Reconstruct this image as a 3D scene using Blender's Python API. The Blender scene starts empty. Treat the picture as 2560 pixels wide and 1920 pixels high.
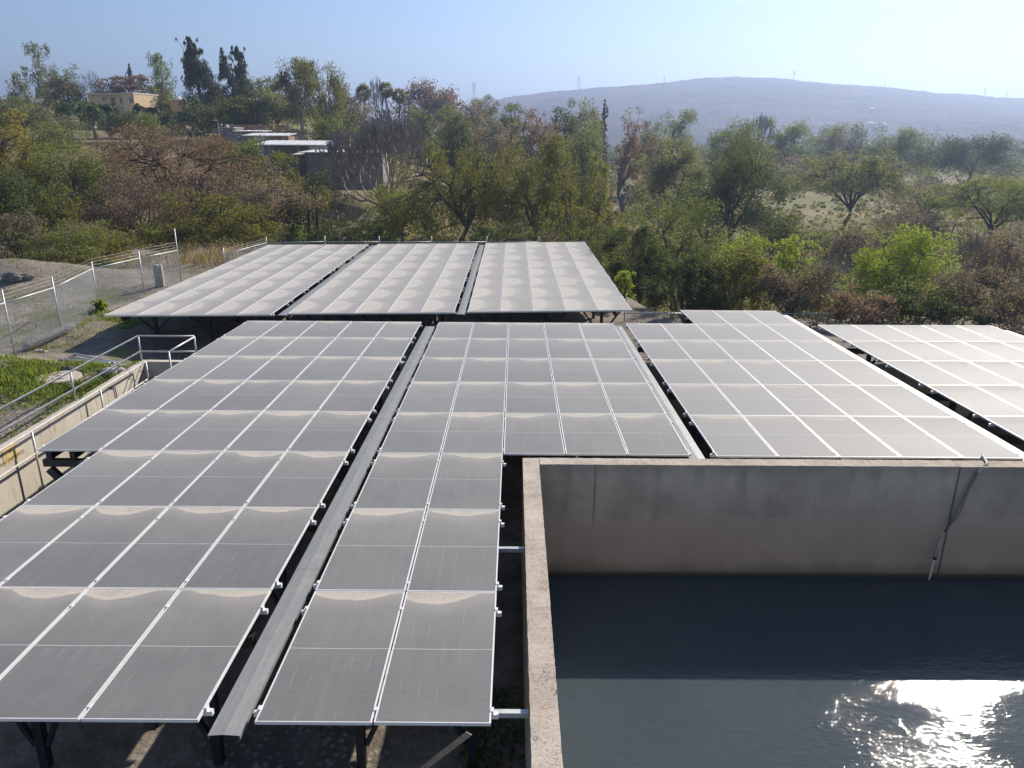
import bpy, math, random
import numpy as np
from mathutils import Matrix, Vector

# ------------------------------------------------------------------ camera, sky, sun, exposure
SC = bpy.context.scene
COL = SC.collection
R = math.radians
FPX, PITCH, ROLL = 1869.8, R(18.277), R(0.329)      # pixels of a 2560 wide picture
cam_d = bpy.data.cameras.new('camera'); cam = bpy.data.objects.new('camera', cam_d); COL.objects.link(cam)
cam_d.sensor_fit = 'HORIZONTAL'; cam_d.sensor_width = 36.0; cam_d.lens = 36.0 * FPX / 2560
cam_d.clip_start = 0.05; cam_d.clip_end = 20000
FW = Vector((0, math.cos(PITCH), -math.sin(PITCH))); UP0 = Vector((0, math.sin(PITCH), math.cos(PITCH))); RT0 = Vector((1, 0, 0))
RT = RT0 * math.cos(ROLL) + UP0 * math.sin(ROLL); UP = -RT0 * math.sin(ROLL) + UP0 * math.cos(ROLL)
cam.matrix_world = Matrix(((RT.x, UP.x, -FW.x, 0), (RT.y, UP.y, -FW.y, 0), (RT.z, UP.z, -FW.z, 0), (0, 0, 0, 1)))
SC.camera = cam

SUN_AZ, SUN_EL = R(36.0), R(33.0)                    # to the right of the view axis, above the horizon
world = bpy.data.worlds.new('World'); SC.world = world; world.use_nodes = True
wn = world.node_tree.nodes; wl = world.node_tree.links
sky = wn.new('ShaderNodeTexSky'); sky.sky_type = 'NISHITA'; sky.sun_disc = False
sky.sun_elevation = SUN_EL; sky.sun_rotation = SUN_AZ
sky.air_density = 1.0; sky.dust_density = 1.0; sky.ozone_density = 3.0; sky.altitude = 1500
bg = wn['Background']; bg.inputs['Strength'].default_value = 0.098
wl.new(sky.outputs['Color'], bg.inputs['Color'])
sun_d = bpy.data.lights.new('sun', 'SUN'); sun_d.energy = 4.9; sun_d.angle = R(0.53); sun_d.color = (1.0, 0.92, 0.79)
sun = bpy.data.objects.new('sun', sun_d); COL.objects.link(sun)
SUN_DIR = Vector((math.sin(SUN_AZ) * math.cos(SUN_EL), math.cos(SUN_AZ) * math.cos(SUN_EL), math.sin(SUN_EL)))
sun.rotation_euler = SUN_DIR.to_track_quat('Z', 'Y').to_euler()
sun.location = SUN_DIR * 60
vs = SC.view_settings; vs.view_transform = 'Standard'; vs.look = 'None'; vs.exposure = 0.45; vs.gamma = 1.0
vs.use_curve_mapping = False
SC.cycles.use_denoising = True
SC.cycles.max_bounces = 6; SC.cycles.transparent_max_bounces = 6; SC.cycles.volume_bounces = 0
SC.cycles.sample_clamp_indirect = 6.0

# ------------------------------------------------------------------ helpers
def ray(px, py):
    return FW + RT * ((px - 1280) / FPX) - UP * ((py - 960) / FPX)
def at_z(px, py, z):
    v = ray(px, py); return v * (z / v.z)
def at_y(px, py, Y):
    v = ray(px, py); return v * (Y / v.y)

def tag(o, label=None, cat=None, group=None, kind=None):
    if label: o['label'] = label
    if cat: o['category'] = cat
    if group: o['group'] = group
    if kind: o['kind'] = kind
    return o
def empty(name, loc=(0, 0, 0), rz=0.0):
    o = bpy.data.objects.new(name, None); COL.objects.link(o); o.location = loc; o.rotation_euler = (0, 0, rz)
    o.empty_display_size = 0.2
    return o
def link(name, me, parent=None, loc=None):
    o = bpy.data.objects.new(name, me); COL.objects.link(o)
    if parent is not None: o.parent = parent
    if loc is not None: o.location = loc
    return o
def npmesh(name, v, quads=None, tris=None, mat=None, smooth=False):
    me = bpy.data.meshes.new(name)
    v = np.asarray(v, np.float32).reshape(-1, 3)
    parts, tot, start = [], [], 0
    if quads is not None and len(quads): q = np.asarray(quads, np.int32).reshape(-1, 4); parts.append(q.ravel()); tot.append(np.full(len(q), 4, np.int32))
    if tris is not None and len(tris): t = np.asarray(tris, np.int32).reshape(-1, 3); parts.append(t.ravel()); tot.append(np.full(len(t), 3, np.int32))
    li = np.concatenate(parts); tot = np.concatenate(tot); st = np.concatenate(([0], np.cumsum(tot)[:-1])).astype(np.int32)
    me.vertices.add(len(v)); me.vertices.foreach_set('co', v.ravel())
    me.loops.add(len(li)); me.loops.foreach_set('vertex_index', li)
    me.polygons.add(len(tot)); me.polygons.foreach_set('loop_start', st); me.polygons.foreach_set('loop_total', tot)
    if smooth: me.polygons.foreach_set('use_smooth', np.ones(len(tot), bool))
    me.update(calc_edges=True); me.validate()
    if mat: me.materials.append(mat)
    return me

class MB:
    """collects simple solids for ONE mesh"""
    def __init__(self): self.v = []; self.f = []
    def add(self, vs_, fs): b = len(self.v); self.v += [tuple(x) for x in vs_]; self.f += [tuple(i + b for i in f) for f in fs]; return self
    def box(self, c, s, m=None):
        x, y, z = s[0] / 2, s[1] / 2, s[2] / 2
        p = [Vector((sx * x, sy * y, sz * z)) for sz in (-1, 1) for sy in (-1, 1) for sx in (-1, 1)]
        if m is not None: p = [m @ q for q in p]
        p = [q + Vector(c) for q in p]
        return self.add(p, [(0, 2, 3, 1), (4, 5, 7, 6), (0, 1, 5, 4), (2, 6, 7, 3), (0, 4, 6, 2), (1, 3, 7, 5)])
    def bx(self, x0, x1, y0, y1, z0, z1): return self.box(((x0 + x1) / 2, (y0 + y1) / 2, (z0 + z1) / 2), (x1 - x0, y1 - y0, z1 - z0))
    def bar(self, a, b, w, h, up=(0, 0, 1)):
        a, b = Vector(a), Vector(b); d = b - a; L = d.length; d.normalize(); u = Vector(up)
        s = d.cross(u)
        if s.length < 1e-4: s = d.cross(Vector((1, 0, 0)))
        s.normalize(); u = s.cross(d)
        m = Matrix((d, s, u)).transposed()
        return self.box((a + b) / 2, (L, w, h), m)
    def tube(self, pts, r, n=8, caps=True):
        pts = [Vector(p) for p in pts]; rs = r if isinstance(r, (list, tuple)) else [r] * len(pts)
        b = len(self.v); N = len(pts)
        for i, p in enumerate(pts):
            d = (pts[min(i + 1, N - 1)] - pts[max(i - 1, 0)]).normalized()
            s = d.cross(Vector((0, 0, 1)))
            if s.length < 1e-3: s = Vector((1, 0, 0))
            s.normalize(); u = s.cross(d)
            for k in range(n):
                t = 2 * math.pi * k / n; q = p + (s * math.cos(t) + u * math.sin(t)) * rs[i]; self.v.append(tuple(q))
        for i in range(N - 1):
            for k in range(n):
                k2 = (k + 1) % n; self.f.append((b + i * n + k, b + i * n + k2, b + (i + 1) * n + k2, b + (i + 1) * n + k))
        if caps: self.f.append(tuple(b + k for k in range(n))[::-1]); self.f.append(tuple(b + (N - 1) * n + k for k in range(n)))
        return self
    def mesh(self, name, mat, smooth=False, bevel=0):
        me = bpy.data.meshes.new(name); me.from_pydata(self.v, [], self.f); me.update()
        if mat: me.materials.append(mat)
        if smooth:
            for p in me.polygons: p.use_smooth = True
        return me
    def build(self, name, mat, parent=None, smooth=False, loc=None): return link(name, self.mesh(name, mat, smooth), parent, loc)

# ------------------------------------------------------------------ materials
class NT:
    def __init__(self, name):
        self.m = bpy.data.materials.new(name); self.m.use_nodes = True; self.t = self.m.node_tree; self.n = self.t.nodes; self.l = self.t.links
        self.b = self.n['Principled BSDF']; self.out = self.n['Material Output']
    def node(self, typ, **kw):
        nd = self.n.new(typ)
        for k, v in kw.items(): setattr(nd, k, v)
        return nd
    def set(self, sock, v):
        if hasattr(v, 'is_output') or isinstance(v, bpy.types.NodeSocket): self.l.new(v, sock)
        else: sock.default_value = v
    def math(self, op, a, b=None, c=None, clamp=False):
        nd = self.node('ShaderNodeMath', operation=op, use_clamp=clamp); self.set(nd.inputs[0], a)
        if b is not None: self.set(nd.inputs[1], b)
        if c is not None: self.set(nd.inputs[2], c)
        return nd.outputs[0]
    def mix(self, f, a, b, mode='MIX'):
        nd = self.node('ShaderNodeMix', data_type='RGBA', blend_type=mode); self.set(nd.inputs[0], f)
        for s, v in ((nd.inputs[6], a), (nd.inputs[7], b)):
            self.set(s, v if isinstance(v, bpy.types.NodeSocket) else (v[0], v[1], v[2], 1))
        return nd.outputs[2]
    def coord(self, kind='Object'): return self.node('ShaderNodeTexCoord').outputs[kind]
    def pos(self): return self.node('ShaderNodeNewGeometry').outputs['Position']
    def mapping(self, vec, scale=(1, 1, 1), loc=(0, 0, 0)):
        nd = self.node('ShaderNodeMapping'); self.set(nd.inputs['Vector'], vec); nd.inputs['Scale'].default_value = scale
        self.set(nd.inputs['Location'], loc); return nd.outputs[0]
    def noise(self, vec, scale, detail=4, rough=0.55, col=False, dist=0.0):
        nd = self.node('ShaderNodeTexNoise'); self.set(nd.inputs['Vector'], vec); nd.inputs['Scale'].default_value = scale
        nd.inputs['Detail'].default_value = detail; nd.inputs['Roughness'].default_value = rough; nd.inputs['Distortion'].default_value = dist
        return nd.outputs['Color' if col else 'Fac']
    def voro(self, vec, scale, feature='F1', out='Distance'):
        nd = self.node('ShaderNodeTexVoronoi', feature=feature); self.set(nd.inputs['Vector'], vec); nd.inputs['Scale'].default_value = scale
        return nd.outputs[out]
    def ramp(self, f, stops):
        nd = self.node('ShaderNodeValToRGB'); self.set(nd.inputs[0], f); e = nd.color_ramp.elements
        while len(e) < len(stops): e.new(0.5)
        for i, (p, c) in enumerate(stops): e[i].position = p; e[i].color = (c[0], c[1], c[2], 1) if isinstance(c, tuple) else (c, c, c, 1)
        return nd.outputs[0]
    def step(self, f, a, b):
        nd = self.node('ShaderNodeMapRange', interpolation_type='SMOOTHSTEP'); self.set(nd.inputs[0], f)
        self.set(nd.inputs[1], a); self.set(nd.inputs[2], b); return nd.outputs[0]
    def bump(self, h, strength=0.3, dist=0.02, normal=None):
        nd = self.node('ShaderNodeBump'); self.set(nd.inputs['Strength'], strength); nd.inputs['Distance'].default_value = dist; self.set(nd.inputs['Height'], h)
        if normal is not None: self.set(nd.inputs['Normal'], normal)
        return nd.outputs[0]
    def sep(self, v):
        nd = self.node('ShaderNodeSeparateXYZ'); self.set(nd.inputs[0], v); return nd.outputs
    def P(self, **kw):
        names = dict(color='Base Color', rough='Roughness', metal='Metallic', normal='Normal', spec='Specular IOR Level', ior='IOR', trans='Transmission Weight', sheen='Sheen Weight')
        for k, v in kw.items():
            if k == 'color' and isinstance(v, tuple): v = (v[0], v[1], v[2], 1)
            self.set(self.b.inputs[names[k]], v)
        return self.m

M = {}
def plain(name, c, rough=0.6, metal=0.0, var=0.25, scale=3.0, bumps=0.1):
    t = NT(name); p = t.coord('Object'); n = t.noise(p, scale, 6, 0.65)
    n2 = t.noise(p, scale * 9, 3, 0.6)
    f = t.math('ADD', t.math('MULTIPLY', n, 0.7), t.math('MULTIPLY', n2, 0.3))
    lo = tuple(x * (1 - var) for x in c); hi = tuple(min(1, x * (1 + var)) for x in c)
    col = t.mix(t.step(f, 0.3, 0.7), lo, hi)
    M[name] = t.P(color=col, rough=rough, metal=metal, normal=t.bump(n2, bumps, 0.01)); return M[name]

plain('aluminium', (0.84, 0.82, 0.79), 0.45, 0.2, 0.06)
plain('galvanised', (0.52, 0.54, 0.54), 0.5, 0.45, 0.18, 6)
plain('pipe_paint', (0.62, 0.58, 0.54), 0.45, 0.3, 0.2, 8)
plain('dark_steel', (0.018, 0.020, 0.024), 0.55, 0.0, 0.3, 5)
plain('dull_steel', (0.30, 0.29, 0.28), 0.5, 0.5, 0.3, 7)
plain('beam_tan', (0.42, 0.33, 0.24), 0.8, 0, 0.3, 12)

# dusty photovoltaic glass: the dust lies where the low edge of the panel is
PW, PL = 1.134, 2.278
def panel_mat(name, side):
    t = NT(name); oc = t.coord('Object'); X, Y, Z = t.sep(oc)
    rnd = t.node('ShaderNodeObjectInfo').outputs['Random']
    rv = t.node('ShaderNodeCombineXYZ'); t.set(rv.inputs[0], t.math('MULTIPLY', rnd, 37.0)); t.set(rv.inputs[1], t.math('MULTIPLY', rnd, 91.0)); t.set(rv.inputs[2], t.math('MULTIPLY', rnd, 13.0))
    va = t.node('ShaderNodeVectorMath', operation='ADD'); t.set(va.inputs[0], oc); t.set(va.inputs[1], rv.outputs[0]); pv = va.outputs[0]
    wob = t.math('MULTIPLY', t.math('SUBTRACT', t.noise(pv, 2.6, 5, 0.6), 0.5), 0.17)
    fine = t.noise(pv, 55, 3, 0.7); grain = t.noise(pv, 190, 2, 0.7)
    r2 = t.math('FRACT', t.math('MULTIPLY', rnd, 17.31)); r3 = t.math('FRACT', t.math('MULTIPLY', rnd, 53.7))
    if side == 'far':
        s = t.math('DIVIDE', t.math('SUBTRACT', X, t.math('MULTIPLY', t.math('SUBTRACT', r2, 0.5), 0.42)), t.math('ADD', 0.50, t.math('MULTIPLY', rnd, 0.25)))
        depth = t.math('MULTIPLY', t.math('ADD', 0.15, t.math('MULTIPLY', r3, 0.17)), t.math('MAXIMUM', t.math('SUBTRACT', 1.0, t.math('MULTIPLY', s, s)), 0.17))
        d = t.math('SUBTRACT', t.math('SUBTRACT', PL / 2, Y), t.math('ADD', depth, t.math('MULTIPLY', wob, 0.75)))     # < 0 inside the silt
        soft = 0.045
    else:
        s = t.math('DIVIDE', t.math('ADD', Y, t.math('MULTIPLY', t.math('SUBTRACT', r2, 0.5), 0.3)), 1.02)
        depth = t.math('MULTIPLY', t.math('ADD', 0.45, t.math('MULTIPLY', r3, 0.42)), t.math('SQRT', t.math('MAXIMUM', t.math('SUBTRACT', 1.0, t.math('MULTIPLY', s, s)), 0.0)))
        d = t.math('SUBTRACT', t.math('ADD', X, PW / 2), t.math('ADD', depth, t.math('MULTIPLY', wob, 2.0)))
        soft = 0.13
    inside = t.math('SUBTRACT', 1.0, t.step(d, -soft, soft * 0.25))
    rim = t.math('MULTIPLY', inside, t.step(d, -soft * 2.6, -soft * 0.2))
    spk = t.step(t.math('ADD', t.noise(pv, 38, 4, 0.8), t.math('MULTIPLY', t.noise(pv, 4, 2), 0.35)), 0.42, 0.80)
    silt = t.math('MULTIPLY', t.math('ADD', t.math('MULTIPLY', inside, 0.34 if side == 'far' else 0.22), t.math('MULTIPLY', rim, 0.36 if side == 'far' else 0.10)), t.math('ADD', 0.16, t.math('MULTIPLY', spk, 1.05)))
    halo = t.math('MULTIPLY', t.math('SUBTRACT', 1.0, t.step(d, -0.02, 0.34)), t.math('MULTIPLY', t.noise(pv, 26, 4, 0.75), 0.26))
    silt = t.math('ADD', silt, halo)
    toedge = t.step(Y, -0.6, PL / 2) if side == 'far' else t.step(t.math('MULTIPLY', X, -1.0), -PW / 2, PW / 2)
    silt = t.math('ADD', silt, t.math('MULTIPLY', toedge, t.math('ADD', 0.04, t.math('MULTIPLY', t.noise(pv, 2.4, 4, 0.65), 0.16))))
    # cells: fine ribs across, five bright gaps along, one gap in the middle
    ribs = t.math('SINE', t.math('MULTIPLY', X, 2 * math.pi / 0.0105))
    def lines(coord, pitch, wdt, off=0.0):
        q = t.math('ABSOLUTE', t.math('SUBTRACT', t.math('FRACT', t.math('ADD', t.math('DIVIDE', coord, pitch), 0.5 + off)), 0.5))
        return t.math('SUBTRACT', 1.0, t.step(q, wdt / pitch * 0.4, wdt / pitch))
    brk = t.step(t.noise(t.mapping(pv, (1, 2, 1)), 1.6, 3), 0.44, 0.70)
    gapx = t.math('MULTIPLY', lines(X, PW / 6.0, 0.0035, 0.5 if False else 0.0), t.math('MULTIPLY', brk, 0.45))
    mid = t.math('MULTIPLY', t.math('SUBTRACT', 1.0, t.step(t.math('ABSOLUTE', Y), 0.003, 0.008)), t.math('ADD', 0.35, t.math('MULTIPLY', t.noise(pv, 9, 2), 0.9)))
    cellgap = t.math('MULTIPLY', lines(Y, PL / 24.0, 0.004), 0.10)
    grid = t.math('MAXIMUM', t.math('MAXIMUM', gapx, mid), cellgap)
    spot = t.math('MULTIPLY', t.math('LESS_THAN', t.voro(pv, 2.3), 0.011), t.step(t.noise(pv, 3, 1), 0.5, 0.6))
    cell = t.mix(t.step(ribs, -0.4, 0.6), (0.012, 0.013, 0.018), (0.034, 0.035, 0.040))
    cell = t.mix(grid, cell, (0.62, 0.60, 0.58))
    film = t.math('ADD', t.math('MULTIPLY', t.noise(pv, 1.3, 5, 0.6), 0.16), t.math('MULTIPLY', grain, 0.16))
    film = t.math('ADD', film, t.math('ADD', 0.115 if side == 'far' else 0.27, t.math('MULTIPLY', rnd, 0.09)))
    streak = t.math('MULTIPLY', t.noise(t.mapping(pv, (14, 1.2, 1)), 1.0, 3), 0.10)
    dust = t.math('ADD', t.math('ADD', film, streak), silt, clamp=True)
    col = t.mix(dust, cell, t.mix(t.math('MULTIPLY', silt, 1.6, clamp=True), (0.46, 0.44, 0.415) if side == 'far' else (0.49, 0.45, 0.40), (0.53, 0.465, 0.39)))
    col = t.mix(spot, col, (0.75, 0.75, 0.72))
    rough = t.math('ADD', 0.45, t.math('MULTIPLY', dust, 0.45), clamp=True)
    h = t.math('ADD', t.math('MULTIPLY', fine, 0.5), t.math('ADD', t.math('MULTIPLY', grain, 0.35), t.math('MULTIPLY', ribs, 0.12)))
    M[name] = t.P(color=col, rough=rough, spec=0.34, sheen=0.60, normal=t.bump(h, 0.16, 0.004)); t.b.inputs['Sheen Roughness'].default_value = 0.35; t.b.inputs['Sheen Tint'].default_value = (0.90, 0.83, 0.76, 1); return M[name]
panel_mat('panel_silt_far', 'far'); panel_mat('panel_silt_left', 'left')

def concrete(name, base, stain, rough_top=False, seed=0.0):
    t = NT(name); p = t.pos(); n1 = t.noise(p, 0.9, 6, 0.6); n2 = t.noise(p, 14, 5, 0.7)
    st = t.noise(t.mapping(p, (2.2, 2.2, 0.35)), 1.4, 5, 0.65)
    col = t.mix(t.step(n1, 0.3, 0.72), tuple(x * 0.78 for x in base), tuple(x * 1.12 for x in base))
    col = t.mix(t.math('MULTIPLY', t.step(st, 0.52, 0.72), 0.55), col, stain)
    col = t.mix(t.math('MULTIPLY', t.step(n2, 0.55, 0.8), 0.35), col, tuple(x * 0.55 for x in base))
    h = t.math('ADD', t.math('MULTIPLY', n2, 0.6), t.math('MULTIPLY', n1, 0.3))
    if rough_top:
        v = t.voro(t.mapping(p, (1.0, 1.6, 1.0)), 16, 'DISTANCE_TO_EDGE'); pit = t.step(t.noise(p, 26, 4, 0.75), 0.56, 0.66)
        crk = t.math('MULTIPLY', t.math('SUBTRACT', 1.0, t.step(v, 0.0, 0.05)), t.step(t.noise(p, 3.1, 3), 0.5, 0.6))
        dk = t.math('MAXIMUM', t.math('MULTIPLY', pit, 0.5), t.math('MULTIPLY', crk, 0.75))
        col = t.mix(dk, col, (0.12, 0.10, 0.085)); h = t.math('SUBTRACT', h, t.math('MULTIPLY', dk, 0.9))
    M[name] = t.P(color=col, rough=0.9, spec=0.2, normal=t.bump(h, 0.55, 0.025)); return M[name]
concrete('concrete_top', (0.56, 0.47, 0.385), (0.42, 0.34, 0.27), True)
concrete('concrete_pale', (0.58, 0.53, 0.45), (0.34, 0.30, 0.22))
concrete('concrete_post', (0.50, 0.47, 0.42), (0.3, 0.28, 0.24))

def tank_wall_mat():
    t = NT('tank_wall'); p = t.pos(); X, Y, Z = t.sep(p)
    n1 = t.noise(p, 1.1, 6, 0.6); n2 = t.noise(p, 17, 5, 0.7); st = t.noise(t.mapping(p, (1.7, 1.7, 0.22)), 1.5, 6, 0.7)
    col = t.mix(t.step(n1, 0.3, 0.7), (0.37, 0.32, 0.255), (0.52, 0.455, 0.37))
    col = t.mix(t.math('MULTIPLY', t.step(st, 0.48, 0.78), 0.55), col, (0.22, 0.20, 0.19))
    wet = t.math('ADD', t.math('MULTIPLY', t.noise(t.mapping(p, (0.45, 1, 0)), 1.0, 4, 0.6), 0.95), -7.02)     # old high-water mark
    low = t.math('SUBTRACT', 1.0, t.step(Z, t.math('SUBTRACT', wet, 0.035), t.math('ADD', wet, 0.02)))
    col = t.mix(t.math('MULTIPLY', low, 0.6), col, (0.50, 0.39, 0.30))
    line = t.math('SUBTRACT', 1.0, t.step(t.math('ABSOLUTE', t.math('SUBTRACT', Z, wet)), 0.004, 0.016))
    col = t.mix(t.math('MULTIPLY', line, 0.4), col, (0.5, 0.45, 0.38))
    alg = t.math('SUBTRACT', 1.0, t.step(t.math('ADD', Z, t.math('MULTIPLY', t.math('SUBTRACT', n1, 0.5), 0.35)), -7.72, -7.35))
    col = t.mix(t.math('MULTIPLY', alg, 0.7), col, (0.17, 0.17, 0.10))
    base = t.math('SUBTRACT', 1.0, t.step(t.math('ADD', Z, t.math('MULTIPLY', t.math('SUBTRACT', n2, 0.5), 0.06)), -7.72, -7.62))
    col = t.mix(t.math('MULTIPLY', base, 0.85), col, (0.045, 0.05, 0.03))
    top = t.step(t.math('ADD', Z, t.math('MULTIPLY', t.math('SUBTRACT', st, 0.5), 0.5)), -5.78, -5.5)
    col = t.mix(t.math('MULTIPLY', top, 0.45), col, (0.20, 0.18, 0.17))
    for xj, z0 in ((1.49, -6.55), (7.95, -7.7), (9.45, -6.4)):
        j = t.math('SUBTRACT', 1.0, t.step(t.math('ABSOLUTE', t.math('SUBTRACT', X, t.math('ADD', xj - 0.02, t.math('MULTIPLY', n2, 0.04)))), 0.006, 0.03))
        j = t.math('MULTIPLY', j, t.step(Z, z0 - 0.3, z0 + 0.2)); col = t.mix(t.math('MULTIPLY', j, 0.65), col, (0.13, 0.12, 0.115))
    M['tank_wall'] = t.P(color=col, rough=0.88, spec=0.2, normal=t.bump(t.math('ADD', n2, n1), 0.4, 0.02))
tank_wall_mat()

def water_mat():
    t = NT('water'); p = t.pos()
    calm = t.step(t.noise(t.mapping(p, (0.22, 0.5, 1)), 1.3, 3), 0.36, 0.62)
    X, Y, Z = t.sep(p)
    n1 = t.noise(t.mapping(p, (1, 1.7, 1)), 3.4, 3, 0.55, dist=0.6); n2 = t.noise(t.mapping(p, (1, 1.5, 1)), 15, 3, 0.6, dist=0.4); n3 = t.noise(p, 60, 2, 0.6)
    h = t.math('ADD', t.math('MULTIPLY', n1, 1.0), t.math('ADD', t.math('MULTIPLY', n2, 0.32), t.math('MULTIPLY', n3, 0.06)))
    scum = t.math('MULTIPLY', t.step(t.noise(t.mapping(p, (1, 2, 1)), 7, 5, 0.7), 0.58, 0.75), 0.35)
    col = t.mix(t.noise(p, 0.5, 3), (0.046, 0.060, 0.066), (0.070, 0.088, 0.094)); col = t.mix(scum, col, (0.10, 0.10, 0.085))
    st = t.math('ADD', 0.06, t.math('MULTIPLY', t.math('POWER', calm, 2.0), 0.16))
    M['water'] = t.P(color=col, rough=0.035, ior=1.33, spec=0.5, normal=t.bump(h, st, 0.06))
water_mat()

def leaf_mat(name, c, var=0.30, trans=0.50, tcol=None):
    t = NT(name); t.n.remove(t.b)
    isl = t.node('ShaderNodeNewGeometry').outputs['Random Per Island']
    oi = t.node('ShaderNodeObjectInfo').outputs['Random']; n = t.noise(t.coord('Object'), 0.55, 2)
    f = t.math('ADD', t.math('MULTIPLY', isl, 0.6), t.math('MULTIPLY', n, 0.5))
    f = t.math('ADD', f, t.math('MULTIPLY', t.math('SUBTRACT', oi, 0.5), 0.25))
    col = t.mix(t.step(f, 0.2, 0.9), tuple(x * (1 - var) for x in c), (min(1, c[0] * (1 + var * 1.25)), min(1, c[1] * (1 + var)), c[2] * (1 + var * 0.5)))
    tc = t.mix(1.0, col, tcol or (1.70, 1.62, 0.82), 'MULTIPLY')
    d = t.node('ShaderNodeBsdfDiffuse'); t.set(d.inputs[0], col); tr = t.node('ShaderNodeBsdfTranslucent'); t.set(tr.inputs[0], tc)
    mx = t.node('ShaderNodeMixShader'); mx.inputs[0].default_value = trans; t.l.new(d.outputs[0], mx.inputs[1]); t.l.new(tr.outputs[0], mx.inputs[2])
    g = t.node('ShaderNodeBsdfGlossy'); g.inputs['Roughness'].default_value = 0.45; g.inputs[0].default_value = (0.6, 0.6, 0.6, 1)
    m2 = t.node('ShaderNodeMixShader'); m2.inputs[0].default_value = 0.025; t.l.new(mx.outputs[0], m2.inputs[1]); t.l.new(g.outputs[0], m2.inputs[2])
    t.l.new(m2.outputs[0], t.out.inputs['Surface']); M[name] = t.m
leaf_mat('leaf_feathery', (0.140, 0.175, 0.070)); leaf_mat('leaf_bright', (0.22, 0.29, 0.055), 0.25, 0.55); leaf_mat('leaf_dark', (0.078, 0.105, 0.052))
leaf_mat('leaf_olive', (0.140, 0.150, 0.062)); leaf_mat('leaf_vine', (0.140, 0.145, 0.050)); leaf_mat('leaf_brown', (0.235, 0.182, 0.125), 0.35, 0.4, (1.5, 1.25, 1.0))
leaf_mat('leaf_red', (0.215, 0.172, 0.132), 0.35, 0.4, (1.5, 1.25, 1.0)); leaf_mat('leaf_dry', (0.215, 0.19, 0.14), 0.35, 0.4, (1.45, 1.3, 1.05))
leaf_mat('leaf_grey', (0.150, 0.170, 0.105)); leaf_mat('leaf_casuarina', (0.060, 0.075, 0.058)); leaf_mat('leaf_yellow', (0.25, 0.225, 0.09), 0.3, 0.5)
leaf_mat('leaf_grass', (0.165, 0.215, 0.06), 0.4, 0.5); leaf_mat('leaf_palm', (0.07, 0.11, 0.05))
leaf_mat('leaf_weed', (0.095, 0.145, 0.045), 0.4, 0.45); leaf_mat('leaf_straw', (0.32, 0.26, 0.14), 0.3, 0.4, (1.1, 1.05, 0.8))
plain('bark', (0.10, 0.082, 0.068), 0.9, 0, 0.35, 2); plain('bark_grey', (0.17, 0.145, 0.135), 0.9, 0, 0.3, 2); plain('bark_dark', (0.035, 0.030, 0.028), 0.9, 0, 0.3, 2)
plain('bark_twig', (0.32, 0.275, 0.25), 0.9, 0, 0.25, 2); plain('bark_pale', (0.30, 0.27, 0.23), 0.9, 0, 0.25, 2)

def ground_mat():
    t = NT('ground'); p = t.pos(); X, Y, Z = t.sep(p)
    n1 = t.noise(p, 0.35, 5, 0.6); n2 = t.noise(p, 2.6, 6, 0.7); n3 = t.noise(p, 22, 4, 0.7); v = t.voro(p, 9)
    dirt = t.mix(t.step(n2, 0.32, 0.7), (0.20, 0.165, 0.13), (0.34, 0.295, 0.245))
    dirt = t.mix(t.math('MULTIPLY', t.step(n3, 0.55, 0.75), 0.5), dirt, (0.13, 0.105, 0.085))
    grav = t.mix(t.step(v, 0.1, 0.5), (0.42, 0.38, 0.33), (0.17, 0.145, 0.12))
    col = t.mix(t.step(n1, 0.48, 0.6), dirt, grav)
    grass = t.mix(t.step(n3, 0.35, 0.7), (0.10, 0.125, 0.035), (0.23, 0.22, 0.085))
    gm = t.math('MULTIPLY', t.step(t.noise(p, 0.30, 5, 0.65), 0.50, 0.60), t.step(t.math('ADD', t.math('MULTIPLY', X, -1), 0), 9.0, 12.0))
    col = t.mix(t.math('MULTIPLY', gm, 0.85), col, grass)
    # valley floor and hillside beyond the site
    far = t.step(Y, 44, 60)
    dry = t.mix(t.step(t.noise(p, 0.09, 5, 0.65), 0.35, 0.65), (0.30, 0.22, 0.12), (0.19, 0.17, 0.085))
    mead = t.mix(t.step(n2, 0.3, 0.7), (0.15, 0.165, 0.065), (0.24, 0.22, 0.10))
    dry = t.mix(t.math('MULTIPLY', t.step(t.noise(p, 0.028, 3), 0.46, 0.56), t.step(X, 8, 30)), dry, mead)
    col = t.mix(far, col, dry)
    h = t.math('ADD', t.math('MULTIPLY', n2, 0.6), t.math('ADD', t.math('MULTIPLY', n3, 0.3), t.math('MULTIPLY', v, -0.25)))
    M['ground'] = t.P(color=col, rough=0.95, spec=0.15, normal=t.bump(h, 0.8, 0.08))
ground_mat()
def hill_mat():
    t = NT('hill'); p = t.pos(); n = t.noise(t.mapping(p, (1, 1, 1.5)), 0.022, 8, 0.72); n2 = t.noise(p, 0.006, 4)
    v = t.voro(p, 0.10)
    col = t.mix(t.step(n, 0.38, 0.62), (0.040, 0.040, 0.030), (0.115, 0.098, 0.070)); col = t.mix(t.math('MULTIPLY', t.step(n2, 0.5, 0.7), 0.5), col, (0.19, 0.145, 0.10))
    col = t.mix(t.math('SUBTRACT', 1.0, t.step(v, 0.15, 0.5)), col, (0.035, 0.038, 0.026))
    M['hill'] = t.P(color=col, rough=1.0, spec=0.05, normal=t.bump(n, 1.0, 6.0))
hill_mat()

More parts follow.
